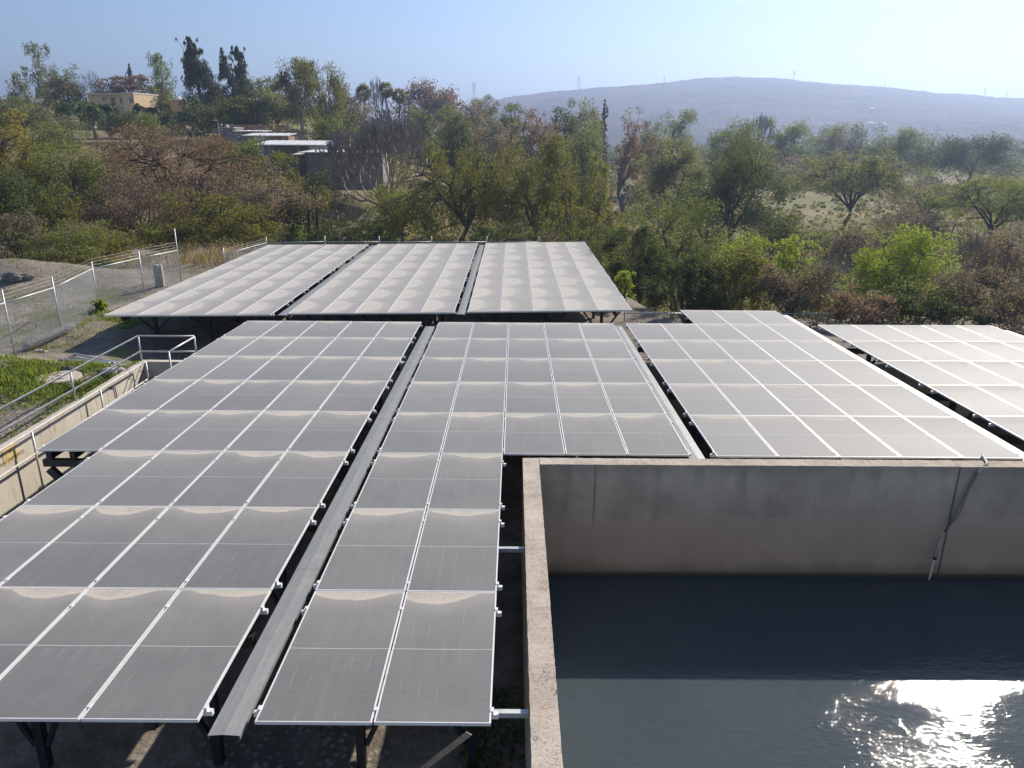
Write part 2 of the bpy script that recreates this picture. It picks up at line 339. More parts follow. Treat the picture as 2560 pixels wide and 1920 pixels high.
# ------------------------------------------------------------------ terrain
WX0, WX1, WY0, WY1 = 0.20, 0.49, 12.12, 12.40            # tank: left wall x, back wall y
TOPZ, WATERZ = -5.50, -7.75
RWX, RWY, RWZ = -10.33, 20.15, -6.06                    # retaining wall: inner face x, inner face y, top z
def sst(a, b, x):
    t = np.clip((x - a) / (b - a), 0, 1); return t * t * (3 - 2 * t)
_rs = np.random.RandomState(5)
_w = [(_rs.uniform(-1, 1, 2), _rs.uniform(0, 6.28)) for _ in range(24)]
def wav(x, y, base, n0=0, n=8):
    s = 0
    for i in range(n0, n0 + n):
        k, ph = _w[i]; f = base * (1.0 + 0.55 * (i - n0)); s = s + np.sin((k[0] * x + k[1] * y) * f + ph) / (1 + 0.5 * (i - n0))
    return s
def HT(x, y):
    x = np.asarray(x, float); y = np.asarray(y, float)
    a = np.degrees(np.arctan2(x, np.maximum(y, 1.0)))
    rise = sst(4, -19, a) * np.interp(y, [0, 52, 75, 96, 130, 170, 190, 250, 400, 700], [0, 0, 2.5, 7, 10.5, 13.3, 14.3, 18, 25, 29])
    far = -12.0 + rise + 0.35 * wav(x, y, 0.06) * sst(50, 120, y)
    up = -6.13 - (0.67 + 0.40 * sst(-15.5, -11.5, x)) * sst(19.8, 24.0, y) - 0.25 * sst(-11, -22, x) * (1 - sst(19, 25, y)) + 0.05 * wav(x, y, 0.8, 8)
    up = up + 1.0 * np.exp(-(((x + 24.0) / 4.5) ** 2 + ((y - 36.5) / 2.0) ** 2)) + 0.25 * np.exp(-(((x + 17) / 6.0) ** 2 + ((y - 34.0) / 1.5) ** 2))
    ys = 47.0 - 21.5 * sst(2, 8, x)
    t = sst(ys, ys + 30, y)
    h = up * (1 - t) + far * t
    pit = -7.6 + 0.25 * sst(-7.5, -10.3, x) + 0.035 * wav(x, y, 1.3, 8)
    ip = (x > RWX - 0.12) & (y < RWY + 0.12) & (x < 40)
    h = np.where(ip, pit, h)
    h = np.where((x > 0.34) & (x < 18) & (y > 5.3) & (y < 12.25), -10.0, h)
    return h
def hz(x, y): return float(HT(x, y))
gx = np.unique(np.round(np.concatenate([np.arange(-30, 30.1, 0.5), [RWX - 0.13, RWX - 0.11, 0.33, 0.35, 17.99, 18.01], -30 - np.geomspace(0.8, 3000, 45), 30 + np.geomspace(0.8, 4500, 45)]), 3))
gy = np.unique(np.round(np.concatenate([np.arange(-6, 60.1, 0.5), [RWY + 0.11, RWY + 0.13, 5.29, 5.31, 12.24, 12.26], [-80, -40, -20, -10], np.arange(62, 260, 4.0), 260 + np.geomspace(5, 5000, 40)]), 3))
GX, GY = np.meshgrid(gx, gy); GZ = HT(GX, GY)
nx, ny = len(gx), len(gy); ii, jj = np.meshgrid(np.arange(nx - 1), np.arange(ny - 1)); b0 = (jj * nx + ii).ravel()
me = npmesh('ground', np.stack([GX, GY, GZ], -1), np.stack([b0, b0 + 1, b0 + 1 + nx, b0 + nx], -1), mat=M['ground'], smooth=False)
tag(link('ground', me), kind='structure')

# distant hill: ridge line read from the photograph, two kilometres off
HD = 2000.0
rpx = np.array([900, 1100, 1255, 1350, 1450, 1600, 1750, 1830, 1950, 2080, 2200, 2330, 2450, 2560, 2800, 3300, 4200])
rpy = np.array([330, 275, 245, 231, 221, 212, 199, 195, 199, 211, 217, 229, 237, 246, 262, 285, 300])
raz = np.array([math.degrees(math.atan2(ray(a, b).x, ray(a, b).y)) for a, b in zip(rpx, rpy)])
rz = np.array([ray(a, b).z / math.hypot(ray(a, b).x, ray(a, b).y) * HD for a, b in zip(rpx, rpy)])
az = np.linspace(raz[0], raz[-1], 420); di = np.concatenate([np.linspace(850, HD, 90), np.linspace(HD + 40, HD + 1500, 20)])
AZ, DI = np.meshgrid(az, di); RZ = np.interp(AZ, raz, rz)
prof = np.where(DI <= HD, np.power(np.clip((DI - 850) / (HD - 850), 0, 1), 1.25), 1 - ((DI - HD) / 1500) ** 1.5)
HXx, HYy = DI * np.sin(np.radians(AZ)), DI * np.cos(np.radians(AZ))
fold = wav(HXx, HYy, 0.006) * 5 + wav(HXx, HYy, 0.02, 8) * 2.2 + wav(HXx, HYy, 0.07, 12) * 0.9
HZz = -14 + (RZ + 14) * prof + fold * np.clip((DI - 850) / 300, 0, 1) * (0.25 + 0.75 * (1 - np.clip((DI - HD + 260) / 260, 0, 1))) + _rs.uniform(-0.6, 1.6, AZ.shape) * (DI > 900)
n0, n1 = AZ.shape[1], AZ.shape[0]; ii, jj = np.meshgrid(np.arange(n0 - 1), np.arange(n1 - 1)); b0 = (jj * n0 + ii).ravel()
tag(link('hill', npmesh('hill', np.stack([HXx, HYy, HZz], -1), np.stack([b0, b0 + 1, b0 + 1 + n0, b0 + n0], -1), mat=M['hill'], smooth=True)), kind='structure')

# ------------------------------------------------------------------ water tank
def wall_mesh(x0, x1, y0, y1, z0, z1, matside, mattop, n=60, axis='y', jag=0.003):
    """concrete wall with a slightly uneven top"""
    rng = np.random.RandomState(int(abs(x0 * 31 + y0 * 7) * 10) % 9999)
    mb = MB(); k = n
    jx = rng.uniform(-jag, jag, (4, k + 1))
    vs_, fs = [], []
    for i in range(k + 1):
        t = i / k
        if axis == 'y': y = y0 + (y1 - y0) * t; ring = [(x0, y, z0), (x0 + jx[0, i], y, z1 + jx[1, i]), (x1 + jx[2, i], y, z1 + jx[3, i]), (x1, y, z0)]
        else: x = x0 + (x1 - x0) * t; ring = [(x, y1, z0), (x, y1 + jx[0, i], z1 + jx[1, i]), (x, y0 + jx[2, i], z1 + jx[3, i]), (x, y0, z0)]
        vs_ += ring
        if i:
            a, b = (i - 1) * 4, i * 4
            for s in range(3): fs.append((a + s, b + s, b + s + 1, a + s + 1))
    fs.append((0, 1, 2, 3)); fs.append((k * 4 + 3, k * 4 + 2, k * 4 + 1, k * 4))
    mb.add(vs_, fs); me = mb.mesh('wall', matside); me.materials.append(mattop)
    for p in me.polygons:
        if abs(p.normal.z) > 0.6: p.material_index = 1
    return me
tank = empty('water_tank', (0, 0, 0)); tag(tank, 'open concrete water tank with beige rough wall tops beside the panels', 'tank')
link('wall', wall_mesh(WX0, WX1, 5.05, WY1, -10, TOPZ, M['tank_wall'], M['concrete_top'], 90), tank)
bw = link('wall', wall_mesh(WX1 + 0.011, 7.93, WY0, WY1, -10, TOPZ + 0.004, M['tank_wall'], M['concrete_top'], 90, 'x'), tank); tag(bw, 'shaded back wall with an old water mark')
link('wall', wall_mesh(7.945, 18.2, WY0, WY1, -10, TOPZ, M['tank_wall'], M['concrete_top'], 90, 'x'), tank)
link('wall', wall_mesh(WX1 + 0.011, 18.2, 5.05, 5.33, -10, TOPZ - 0.02, M['tank_wall'], M['concrete_top'], 60, 'x'), tank)
link('wall', wall_mesh(17.9, 18.19, 5.345, WY0 - 0.015, -10, TOPZ, M['tank_wall'], M['concrete_top'], 40), tank)
me = npmesh('water', [(WX1 - 0.1, 5.2, WATERZ), (18.0, 5.2, WATERZ), (18.0, WY0 + 0.1, WATERZ), (WX1 - 0.1, WY0 + 0.1, WATERZ)], [(0, 1, 2, 3)], mat=M['water'])
tag(link('water', me), kind='structure')
# hose over the back wall: dark sheath, grey sleeve, white end in the water
plain('hose_grey', (0.17, 0.17, 0.175), 0.6); plain('hose_pale', (0.42, 0.40, 0.37), 0.5); plain('hose_white', (0.62, 0.60, 0.57), 0.5)
hose = empty('hose', (8.58, WY1 + 0.1, TOPZ)); tag(hose, 'grey hose with pale end hanging over the tank back wall', 'hose')
ho = Vector(hose.location)
def hp(px, py, Y): return at_y(px, py, Y) - ho
pts = [Vector((0.05, 0.25, -0.35)), Vector((0.02, 0.06, 0.022)), at_z(2468, 1158, TOPZ + 0.026) - ho, hp(2444, 1182, 12.06), hp(2415, 1235, 12.04), hp(2385, 1290, 12.03), hp(2362, 1330, 12.03)]
MB().tube(pts[:3] + pts[3:4], [0.022, 0.024, 0.024, 0.022], 10).build('sleeve', M['hose_pale'], hose, True)
MB().tube(pts[3:], [0.022, 0.02, 0.019, 0.018], 8).build('sheath', M['hose_grey'], hose, True)
MB().tube([hp(2432, 1200, 12.09), hp(2404, 1270, 12.06), hp(2400, 1282, 12.06), hp(2364, 1326, 12.05)], 0.008, 6).build('cord', M['hose_grey'], hose, True)
MB().tube([hp(2353, 1342, 12.0), hp(2349, 1356, 12.0), hp(2348, 1358, 12.0), hp(2338, 1392, 11.99)], [0.022, 0.024, 0.034, 0.030], 10).build('sleeve', M['hose_pale'], hose, True)
MB().tube([hp(2338, 1392, 11.99), hp(2336, 1398, 11.99)], 0.034, 10).build('ring', M['dark_steel'], hose, True)
MB().tube([hp(2336, 1398, 11.985), hp(2330, 1420, 11.98), hp(2326, 1436, 11.97), hp(2322, 1450, 11.95)], [0.024, 0.02, 0.018, 0.016], 8).build('tip', M['hose_white'], hose, True)

# ------------------------------------------------------------------ solar arrays
GAPX, GAPY = 0.020, 0.020
CW, CL = PW + GAPX, PL + GAPY
LIP, LIPY, FH = 0.017, 0.011, 0.035
def panel_meshes():
    out = {}
    for side in ('far', 'left'):
        x, y = PW / 2 - LIP * 0.5, PL / 2 - LIPY * 0.5
        nxp, nyp = 6, 12; vs_ = [(-x + 2 * x * i / nxp, -y + 2 * y * j / nyp, -0.002 - 0.004 * (1 - (2 * i / nxp - 1) ** 2) * (1 - (2 * j / nyp - 1) ** 2)) for j in range(nyp + 1) for i in range(nxp + 1)]
        q = [(j * (nxp + 1) + i, j * (nxp + 1) + i + 1, (j + 1) * (nxp + 1) + i + 1, (j + 1) * (nxp + 1) + i) for j in range(nyp) for i in range(nxp)]
        b = len(vs_); vs_ += [(-x, -y, -0.012), (x, -y, -0.012), (x, y, -0.012), (-x, y, -0.012)]; q.append((b + 3, b + 2, b + 1, b))
        out[side] = npmesh('panel', vs_, q, mat=M['panel_silt_' + side], smooth=True)
    mb = MB()
    X, Y = PW / 2, PL / 2
    mb.bx(-X, X, -Y, -Y + LIPY, -FH, 0); mb.bx(-X, X, Y - LIPY, Y, -FH, 0)
    mb.bx(-X, -X + LIP, -Y + LIPY, Y - LIPY, -FH, 0); mb.bx(X - LIP, X, -Y + LIPY, Y - LIPY, -FH, 0)
    out['frame'] = mb.mesh('frame', M['aluminium'])
    out['clamp'] = MB().box((0, 0, 0.003), (0.045, 0.05, 0.008)).box((0, 0, -0.017), (0.016, 0.04, 0.034)).mesh('clamp', M['aluminium'])
    out['end_clamp'] = MB().box((0.012, 0, 0.004), (0.034, 0.06, 0.008)).box((0.022, 0, -0.022), (0.012, 0.06, 0.05)).box((0.034, 0, -0.043), (0.03, 0.055, 0.008)).mesh('end_clamp', M['aluminium'])
    return out
PM = panel_meshes()
def array(q, cells, side, label, ncols, rows, beams, ground_z, legs_x=None, ext=0.07):
    yaw, s, c, X, Y, Z = q; yaw, s, c = R(yaw), R(s), R(c)
    v = Vector((-math.sin(yaw) * math.cos(s), math.cos(yaw) * math.cos(s), math.sin(s)))
    u = Vector((math.cos(yaw) * math.cos(c), math.sin(yaw) * math.cos(c), math.sin(c))); u = (u - v * u.dot(v)).normalized(); w = u.cross(v)
    root = empty('solar_array'); root.matrix_world = Matrix(((u.x, v.x, w.x, X), (u.y, v.y, w.y, Y), (u.z, v.z, w.z, Z), (0, 0, 0, 1)))
    tag(root, label, 'solar array', 'solar arrays on low racks')
    rng = random.Random(int(abs(X) * 100))
    occ = set(cells)
    for (ci, k) in cells:
        pn = link('panel', PM[side], root, ((ci + 0.5) * CW - GAPX / 2, (k + 0.5) * CL - GAPY / 2, rng.uniform(-0.003, 0.003)))
        pn.rotation_euler = (rng.uniform(-0.002, 0.002), rng.uniform(-0.0025, 0.0025), 0)
        link('frame', PM['frame'], pn)
    # rails: two under every row of panels
    byrow = {}
    for (ci, k) in cells: byrow.setdefault(k, []).append(ci)
    for k, cs in byrow.items():
        a, b = min(cs) * CW - ext, (max(cs) + 1) * CW - GAPX + ext
        for fr in (0.08, 0.83):
            yy = (k + fr) * CL
            MB().bx(a, b, yy - 0.022, yy + 0.022, -FH - 0.058, -FH - 0.003).build('rail', M['aluminium'], root)
            for ci in sorted(cs):
                if ci + 1 in cs: link('clamp', PM['clamp'], root, ((ci + 1) * CW - GAPX / 2 - 0.0 , yy, 0.0))
            e = link('end_clamp', PM['end_clamp'], root, ((max(cs) + 1) * CW - GAPX - 0.004, yy, 0))
            e = link('end_clamp', PM['end_clamp'], root, (min(cs) * CW + 0.004, yy, 0)); e.rotation_euler = (0, 0, math.pi)
    # dark steel frame beneath: beams along the slope, cross beams, legs and braces
    k0, k1 = min(byrow), max(byrow) + 1; cmin, cmax = min(c for c, _ in cells), max(c for c, _ in cells) + 1
    zt = -FH - 0.061
    for xb in beams:
        ks = [k for (c_, k) in cells if c_ == min(int(xb / CW), ncols - 1)]
        if not ks: continue
        MB().bx(xb - 0.05, xb + 0.05, min(ks) * CL + 0.12, (max(ks) + 1) * CL - 0.15, zt - 0.14, zt).build('beam', M['dark_steel'], root)
    for k in range(k0, k1 + 1, 2):
        yy = min(max(k * CL, k0 * CL + 1.7), k1 * CL - 0.5); kk = min(max(int(yy / CL), k0), k1 - 1)
        cs = byrow[kk]; a, b = min(cs) * CW + 0.05, (max(cs) + 1) * CW - 0.07
        MB().bx(a, b, yy - 0.055, yy + 0.055, zt - 0.30, zt - 0.143).build('cross_beam', M['dark_steel'], root)
        for xl in (legs_x or [0.75, ncols * CW - 0.75]):
            if not (a < xl < b): continue
            wp = root.matrix_world @ Vector((xl, yy, zt - 0.30)); gz = ground_z(wp.x, wp.y) - 0.15
            MB().bar((xl, yy, zt - 0.302), (xl, yy, zt - 0.302 + (gz - wp.z)), 0.11, 0.11, (1, 0, 0)).build('leg', M['dark_steel'], root)
            hh = max(wp.z - gz - 0.25, 0.3)
            for sgn in (-1, 1):
                x2 = xl + sgn * min(0.68, hh)
                if a < x2 < b: MB().bar((xl + sgn * 0.075, yy, zt - 0.305 - hh * 0.85), (x2, yy, zt - 0.335), 0.06, 0.07, (0, 1, 0)).build('brace', M['dark_steel'], root)
    return root
full = lambda c0, c1, k0, k1: [(c, k) for k in range(k0, k1) for c in range(c0, c1)]
BX5 = [0.55, 2.85, 5.2]
AA = array((0.0, -1.47, -0.08, -8.765, 5.836, -5.355), full(0, 5, 3, 8) + full(1, 5, 0, 3), 'far', 'near left dusty solar array reaching the left picture edge beside the retaining wall', 5, 8, BX5, hz, [0.75, 2.9, 5.1])
AB = array((-0.16, -1.42, -0.02, -2.474, 5.847, -5.386), full(0, 5, 3, 8) + full(0, 2, 0, 3), 'far', 'L-shaped dusty solar array wrapping the left corner of the water tank', 5, 8, [0.55, 1.8, 4.0, 5.2], hz, [0.6, 2.0, 5.1])
AD = array((0.21, -1.22, -0.14, 3.844, 5.92, -5.472), full(0, 5, 3, 8) + full(2, 5, 8, 9), 'far', 'dusty solar array right behind the tank back wall with a stepped far edge', 5, 9, BX5, hz, [0.75, 2.9, 5.1])
AE = array((-0.14, -1.40, 0.11, 10.125, 5.947, -5.439), full(0, 5, 3, 8), 'far', 'pale solar array at the right picture edge', 5, 8, BX5, hz, [0.75, 2.9, 5.1])
AF = array((0.07, -0.26, 0.59, -14.067, 25.172, -5.902), full(0, 5, 0, 8), 'left', 'back solar array nearest the chain link fence, leftmost of the far three', 5, 8, BX5, hz, [0.9, 2.9, 4.9])
AG = array((0.05, -0.25, 0.74, -7.772, 25.361, -5.848), full(0, 5, 0, 8), 'left', 'middle one of the three back solar arrays', 5, 8, BX5, hz, [0.9, 2.9, 4.9])
AH = array((-0.01, -0.17, 1.07, -1.57, 25.716, -5.833), full(0, 5, 0, 8), 'left', 'back solar array farthest right, before the green trees', 5, 8, BX5, hz, [0.9, 2.9, 4.9])
for nm, a, b in (('beam', (0.12, 3 * CL + 0.10, -0.17), (0.12, 5 * CL, -0.17)), ('beam', (1.0, 3 * CL - 0.4, -0.17), (1.0, 5 * CL, -0.17)), ('cross_beam', (-0.02, 3 * CL + 0.16, -0.32), (2.1, 3 * CL + 0.16, -0.32)), ('brace', (0.10, 3 * CL + 0.10, -0.42), (1.0, 3 * CL + 0.10, -1.5)), ('leg', (1.05, 3 * CL + 0.27, -0.40), (1.05, 3 * CL + 0.27, -2.2))):
    MB().bar(a, b, 0.10, 0.14 if nm != 'leg' else 0.1, (0, 0, 1) if nm != 'leg' else (0, 1, 0)).build(nm, M['dark_steel'], AA)
# cover strips between the arrays
def tray_mat():
    t = NT('tray'); p = t.coord('Object'); st = t.noise(t.mapping(p, (9, 0.7, 1)), 2.0, 5, 0.65); n = t.noise(p, 5, 5, 0.7); g = t.noise(p, 70, 2)
    col = t.mix(t.step(st, 0.3, 0.7), (0.28, 0.28, 0.265), (0.34, 0.335, 0.315)); col = t.mix(t.math('MULTIPLY', t.step(n, 0.5, 0.72), 0.5), col, (0.47, 0.43, 0.36))
    M['tray'] = t.P(color=col, rough=0.48, metal=0.25, normal=t.bump(g, 0.1, 0.004))
tray_mat()
def tray(base, x0, x1, y0, y1, dz, label):
    root = empty('cable_tray'); root.matrix_world = base.matrix_world.copy(); tag(root, label, 'cable tray', 'metal cable tray strips')
    n = max(1, int(round((y1 - y0) / 3.05))); L = (y1 - y0) / n; w = x1 - x0
    prof = [(0, -0.05), (0, 0.0), (w * 0.5, 0.012), (w, 0.0), (w, -0.05)]
    for i in range(n):
        mb = MB(); z = dz + 0.0022 * (i % 2); t = 0.0025; a, b = y0 + i * L, y0 + (i + 1) * L + 0.03
        out = [(x0 + p[0], p[1] + z) for p in prof]; inn = [(x0 + min(max(p[0], t), w - t), p[1] + z - t * 1.0) for p in prof]
        ring = out + inn[::-1]; N = len(ring)
        mb.add([(p[0], a, p[1]) for p in ring] + [(p[0], b, p[1]) for p in ring], [(j, (j + 1) % N, (j + 1) % N + N, j + N)[::-1] for j in range(N)])
        for j in range(4):
            mb.f.append((j, j + 1, N - 2 - j, N - 1 - j)); mb.f.append((N + j, N + N - 1 - j, N + N - 2 - j, N + j + 1))
        mb.build('cover', M['tray'], root)
        for fr in (0.2, 0.8):
            MB().bx(x0 - 0.02, x1 + 0.02, a + L * fr - 0.02, a + L * fr + 0.02, dz - 0.095, dz - 0.052).build('bracket', M['dark_steel'], root)
    return root
WB = 5 * CW
tray(AB, -0.435, -0.125, -0.08, 7.86 * CL, -0.10, 'long grey tray strip between the near left array and the L-shaped array')
tray(AB, WB - 0.02, WB + 0.27, 2.93 * CL, 7.9 * CL, -0.075, 'pale tray strip between the L-shaped array and the array behind the tank')
tray(AD, WB - 0.01, WB + 0.26, 2.93 * CL, 8.75 * CL, -0.06, 'pale tray strip along the right side of the array behind the tank')
tray(AE, WB + 0.0, WB + 0.28, 3 * CL, 7.75 * CL, -0.06, 'short tray strip at the right picture edge')
tray(AG, -0.34, -0.03, -0.12, 7.8 * CL, -0.04, 'tray strip between the left and middle back arrays')
tray(AH, -0.36, -0.10, -0.20, 7.75 * CL, -0.05, 'tray strip between the middle and right back arrays')
# struts from the L-shaped array to the tank wall, brace under its front corner
for px, py, lab in ((1262, 1372, 'upper of two short grey struts between the L-shaped array and the tank wall'), (1275, 1782, 'lower short grey strut between the L-shaped array front corner and the tank wall')):
    c = at_z(px, py, -5.62)
    tag(MB().bx(-0.55, WX0 - 0.012 - c.x + c.x, c.y - 0.03, c.y + 0.03, -5.66, -5.60).build('strut', M['galvanised']), lab, 'strut', 'struts to the tank wall')
tag(MB().bar((-0.42, 6.15, -5.80), (-1.05, 6.55, -6.75), 0.07, 0.012, (0, 1, 0)).build('brace_bar', M['beam_tan']), 'pale flat brace under the front corner of the L-shaped array', 'brace')

# ------------------------------------------------------------------ retaining wall, railings
def sign_wall_mat():
    t = NT('retaining_wall'); p = t.pos(); X, Y, Z = t.sep(p); n1 = t.noise(p, 0.8, 5); n2 = t.noise(p, 12, 5, 0.7); st = t.noise(t.mapping(p, (3, 3, 0.5)), 1.3, 5, 0.65)
    col = t.mix(t.step(n1, 0.3, 0.7), (0.52, 0.47, 0.39), (0.66, 0.61, 0.52)); col = t.mix(t.math('MULTIPLY', t.step(st, 0.56, 0.70), 0.5), col, (0.30, 0.26, 0.19))
    top = t.step(t.math('ADD', Z, t.math('MULTIPLY', st, 0.35)), -6.12, -5.92); col = t.mix(t.math('MULTIPLY', top, 0.35), col, (0.42, 0.37, 0.28))
    jn = t.math('ABSOLUTE', t.math('SUBTRACT', t.math('FRACT', t.math('DIVIDE', t.math('ADD', Y, t.math('MULTIPLY', n1, 0.2)), 1.25)), 0.5))
    jl = t.math('MULTIPLY', t.math('SUBTRACT', 1.0, t.step(jn, 0.004, 0.012)), t.step(n1, 0.4, 0.5)); col = t.mix(t.math('MULTIPLY', jl, 0.7), col, (0.16, 0.13, 0.10))
    M['retaining_wall'] = t.P(color=col, rough=0.9, spec=0.15, normal=t.bump(n2, 0.4, 0.015))
sign_wall_mat()
rw = empty('retaining_wall', (RWX, RWY, RWZ)); tag(rw, 'stained pale retaining wall below the grass at the left', 'wall')
o = link('wall', wall_mesh(RWX - 0.16, RWX, -2, RWY + 0.2, -8.2, RWZ, M['retaining_wall'], M['concrete_pale'], 80, 'y', 0.006), rw); o.matrix_parent_inverse = Matrix.Translation((-RWX, -RWY, -RWZ))
o = link('wall', wall_mesh(RWX + 0.008, 14, RWY, RWY + 0.2, -8.2, RWZ + 0.003, M['retaining_wall'], M['concrete_pale'], 80, 'x', 0.006), rw); o.matrix_parent_inverse = Matrix.Translation((-RWX, -RWY, -RWZ))
# painted notice and marks on the wall (flat print)
plain('paint_yellow', (0.66, 0.50, 0.22), 0.8, 0, 0.25, 5); plain('paint_ochre', (0.50, 0.38, 0.18), 0.8, 0, 0.3, 9); plain('ink_brown', (0.22, 0.13, 0.06), 0.8, 0, 0.4, 20)
plain('black_cable', (0.02, 0.02, 0.02), 0.6)
def onwall(px, py):                                        # point of the wall face under a pixel
    v = ray(px, py); q = v * ((RWX) / v.x); return q
def wrect(y0, y1, z0, z1, off): return npmesh('print', [(RWX + off, y0, z0), (RWX + off, y1, z0), (RWX + off, y1, z1), (RWX + off, y0, z1)], [(0, 1, 2, 3)])
sg = empty('painted_notice', (RWX, 13.9, -6.5)); tag(sg, 'faded yellow notice painted on the retaining wall at the left edge', 'sign')
a, b = onwall(10, 1160), onwall(46, 1135)
def notice(name, y0, y1, z0, z1, off, mat):
    me = wrect(y0, y1, z0, z1, off); me.materials.append(mat); o = link(name, me, sg); o.matrix_parent_inverse = Matrix.Translation((-RWX, -13.9, 6.5)); return o
A0, A1 = onwall(11, 1161), onwall(47, 1137)
ny0, ny1, nz0, nz1 = A0.y, A1.y, onwall(30, 1152).z - 0.02, onwall(30, 1152).z + 0.34
notice('paint_panel', ny0, ny1, nz0, nz1, 0.004, M['paint_yellow'])
def text(name, s, y, z, size, mat, parent=None, off=0.008, x=None):
    c = bpy.data.curves.new(name, 'FONT'); c.body = s; c.size = size; c.align_x = 'CENTER'; c.align_y = 'CENTER'
    o = bpy.data.objects.new(name, c); COL.objects.link(o); o.rotation_euler = (math.pi / 2, 0, math.pi / 2); o.location = ((RWX if x is None else x) + off, y, z); c.materials.append(mat)
    me = bpy.data.meshes.new_from_object(o.evaluated_get(bpy.context.evaluated_depsgraph_get())); me.name = name
    if not me.materials: me.materials.append(mat)
    mw = (o.location.copy(), o.rotation_euler.copy()); bpy.data.objects.remove(o); o = link(name, me); o.location, o.rotation_euler = mw
    if parent: o.parent = parent; o.matrix_parent_inverse = Matrix.Translation((-RWX, -13.9, 6.5))
    return o
text('lettering', 'IN', (ny0 + ny1) / 2, nz1 - 0.13, 0.09, M['ink_brown'], sg); text('lettering', 'MANTENIMIENTO', (ny0 + ny1) / 2, nz0 + 0.07, 0.105, M['ink_brown'], sg)
for (px, py, ch) in ((242, 1006, 'E'), (139, 1072, 'E')):
    q = onwall(px, py); o = text('painted_mark', ch, q.y, q.z, 0.26, M['paint_ochre'], None, 0.006)
    tag(o, ('faded ochre letter mark on the retaining wall, the farther one' if px > 200 else 'faded ochre letter mark on the retaining wall, the nearer one'), 'painted mark', 'painted marks on the wall')
for i, pts in enumerate(([(270, 968), (284, 969), (288, 985), (291, 1000)], [(322, 942), (331, 944), (318, 982)], [(350, 925), (357, 926), (344, 966)])):
    w = [onwall(*p) + Vector((0.03, 0, 0)) for p in pts]
    tag(MB().tube(w, 0.014 if i == 0 else 0.009, 6).build('hanging_cable', M['black_cable'], None, True), ['thick black cable end drooping over the retaining wall', 'thin black cable loop on the retaining wall, middle one', 'thin black cable loop on the retaining wall nearest the corner'][i], 'cable', 'cables on the retaining wall')

def railing(pts, zs, posts, label, rr=0.024):
    root = empty('railing', pts[0]); tag(root, label, 'railing'); o0 = Vector(pts[0])
    for dz in zs: MB().tube([Vector(p) - o0 + Vector((0, 0, dz)) for p in pts], rr, 8).build('rail', M['pipe_paint'], root, True)
    for (x, y, zt, zb) in posts: MB().tube([Vector((x, y, zb)) - o0, Vector((x, y, zt)) - o0], rr * 0.95, 8).build('post', M['pipe_paint'], root, True)
    return root
rx = -10.47
cy = RWY + 0.12
railing([(rx, -1, -5.34), (rx, cy, -5.34), (-8.9, cy, -5.34)], (0, -0.45), [(rx, y, -5.35, -6.1) for y in (-0.8, 2.2, 5.2, 8.2, 11.2, 13.75, 16.9, cy)] + [(-8.9, cy, -5.35, -6.1)], 'pale two-rail pipe railing along the grass edge turning the corner')
railing([(-8.9, cy - 0.03, -5.36), (-8.95, 18.75, -5.36)], (0,), [(-8.95, 18.75, -5.35, -7.5)], 'short sloping handrail beside the corner of the pipe railing')
nx_ = -10.10
railing([(nx_, -1, -5.93), (nx_, 19.75, -5.93)], (0, -0.50), [(nx_, y, -5.94, -7.5) for y in (0, 3, 6, 9, 11.75, 14.6, 17.35, 19.75)], 'lower pipe railing standing in front of the retaining wall')

# ------------------------------------------------------------------ fences
def fence(posts, label, h_rail, wires, post_h, r=0.028, mesh_from=0, pitch=0.075):
    root = empty('chain_link_fence', posts[0]); tag(root, label, 'fence'); o0 = Vector(posts[0])
    P = [Vector(p) - o0 for p in posts]
    for i, p in enumerate(P):
        ph = post_h[i] if isinstance(post_h, (list, tuple)) else post_h
        MB().tube([p - Vector((0, 0, 0.2)), p + Vector((0, 0, ph))], r, 8).build('post', M['galvanised'], root, True)
    for i in range(len(P) - 1):
        a, b = P[i], P[i + 1]; u = Vector((0, 0, 1))
        MB().tube([a + u * h_rail, b + u * h_rail], r * 0.85, 8).build('rail', M['galvanised'], root, True)
        for wz in wires: MB().tube([a + u * wz, b + u * wz], 0.0035, 4).build('wire', M['dull_steel'], root)
        d = b - a; L = math.hypot(d.x, d.y); mb = MB(); n = int(L / pitch); hgt = h_rail - 0.05; run = hgt * 0.9
        for s in (1, -1):
            for j in range(-int(run / pitch), n + int(run / pitch) + 1):
                x0, x1 = j * pitch, j * pitch + s * run; z0, z1 = 0.05, h_rail
                def clip(xa, za, xb, zb):
                    if xa < 0: za += (0 - xa) * (zb - za) / (xb - xa); xa = 0
                    if xa > L: za += (L - xa) * (zb - za) / (xb - xa); xa = L
                    return xa, za
                if max(x0, x1) <= 0 or min(x0, x1) >= L: continue
                xa, za = clip(x0, z0, x1, z1); xb, zb = clip(x1, z1, x0, z0)
                mb.tube([a + d * (xa / L) + u * za, a + d * (xb / L) + u * zb], 0.0026, 3, False)
        if mb.v: mb.build('mesh', M['galvanised'], root)
    return root
fp = [at_z(-160, 975, -6.75), at_z(38, 888, -6.8), at_z(156, 839, -6.8), at_z(249, 777, -6.82), at_z(363, 742, -6.85), at_z(455, 716, -6.9)]
fence([tuple(p) for p in fp], 'galvanised chain link fence with barbed wire along the dirt at the left', 1.72, (1.86, 1.98, 2.10), [2.0, 2.15, 2.1, 2.0, 2.05, 2.75])
fq = [fp[-1], Vector((-15.6, 40.5, -6.9)), Vector((-14.9, 45.6, -6.95)), Vector((-11.5, 46.2, -6.95)), Vector((-8.2, 46.3, -6.95)), Vector((-5.0, 46.4, -6.95)), Vector((-1.6, 46.5, -6.95)), Vector((1.6, 46.5, -6.95))]
fence([tuple(p) for p in fq[1:]], 'chain link fence running behind the three back arrays', 0.80, (0.92, 1.04), 1.15)
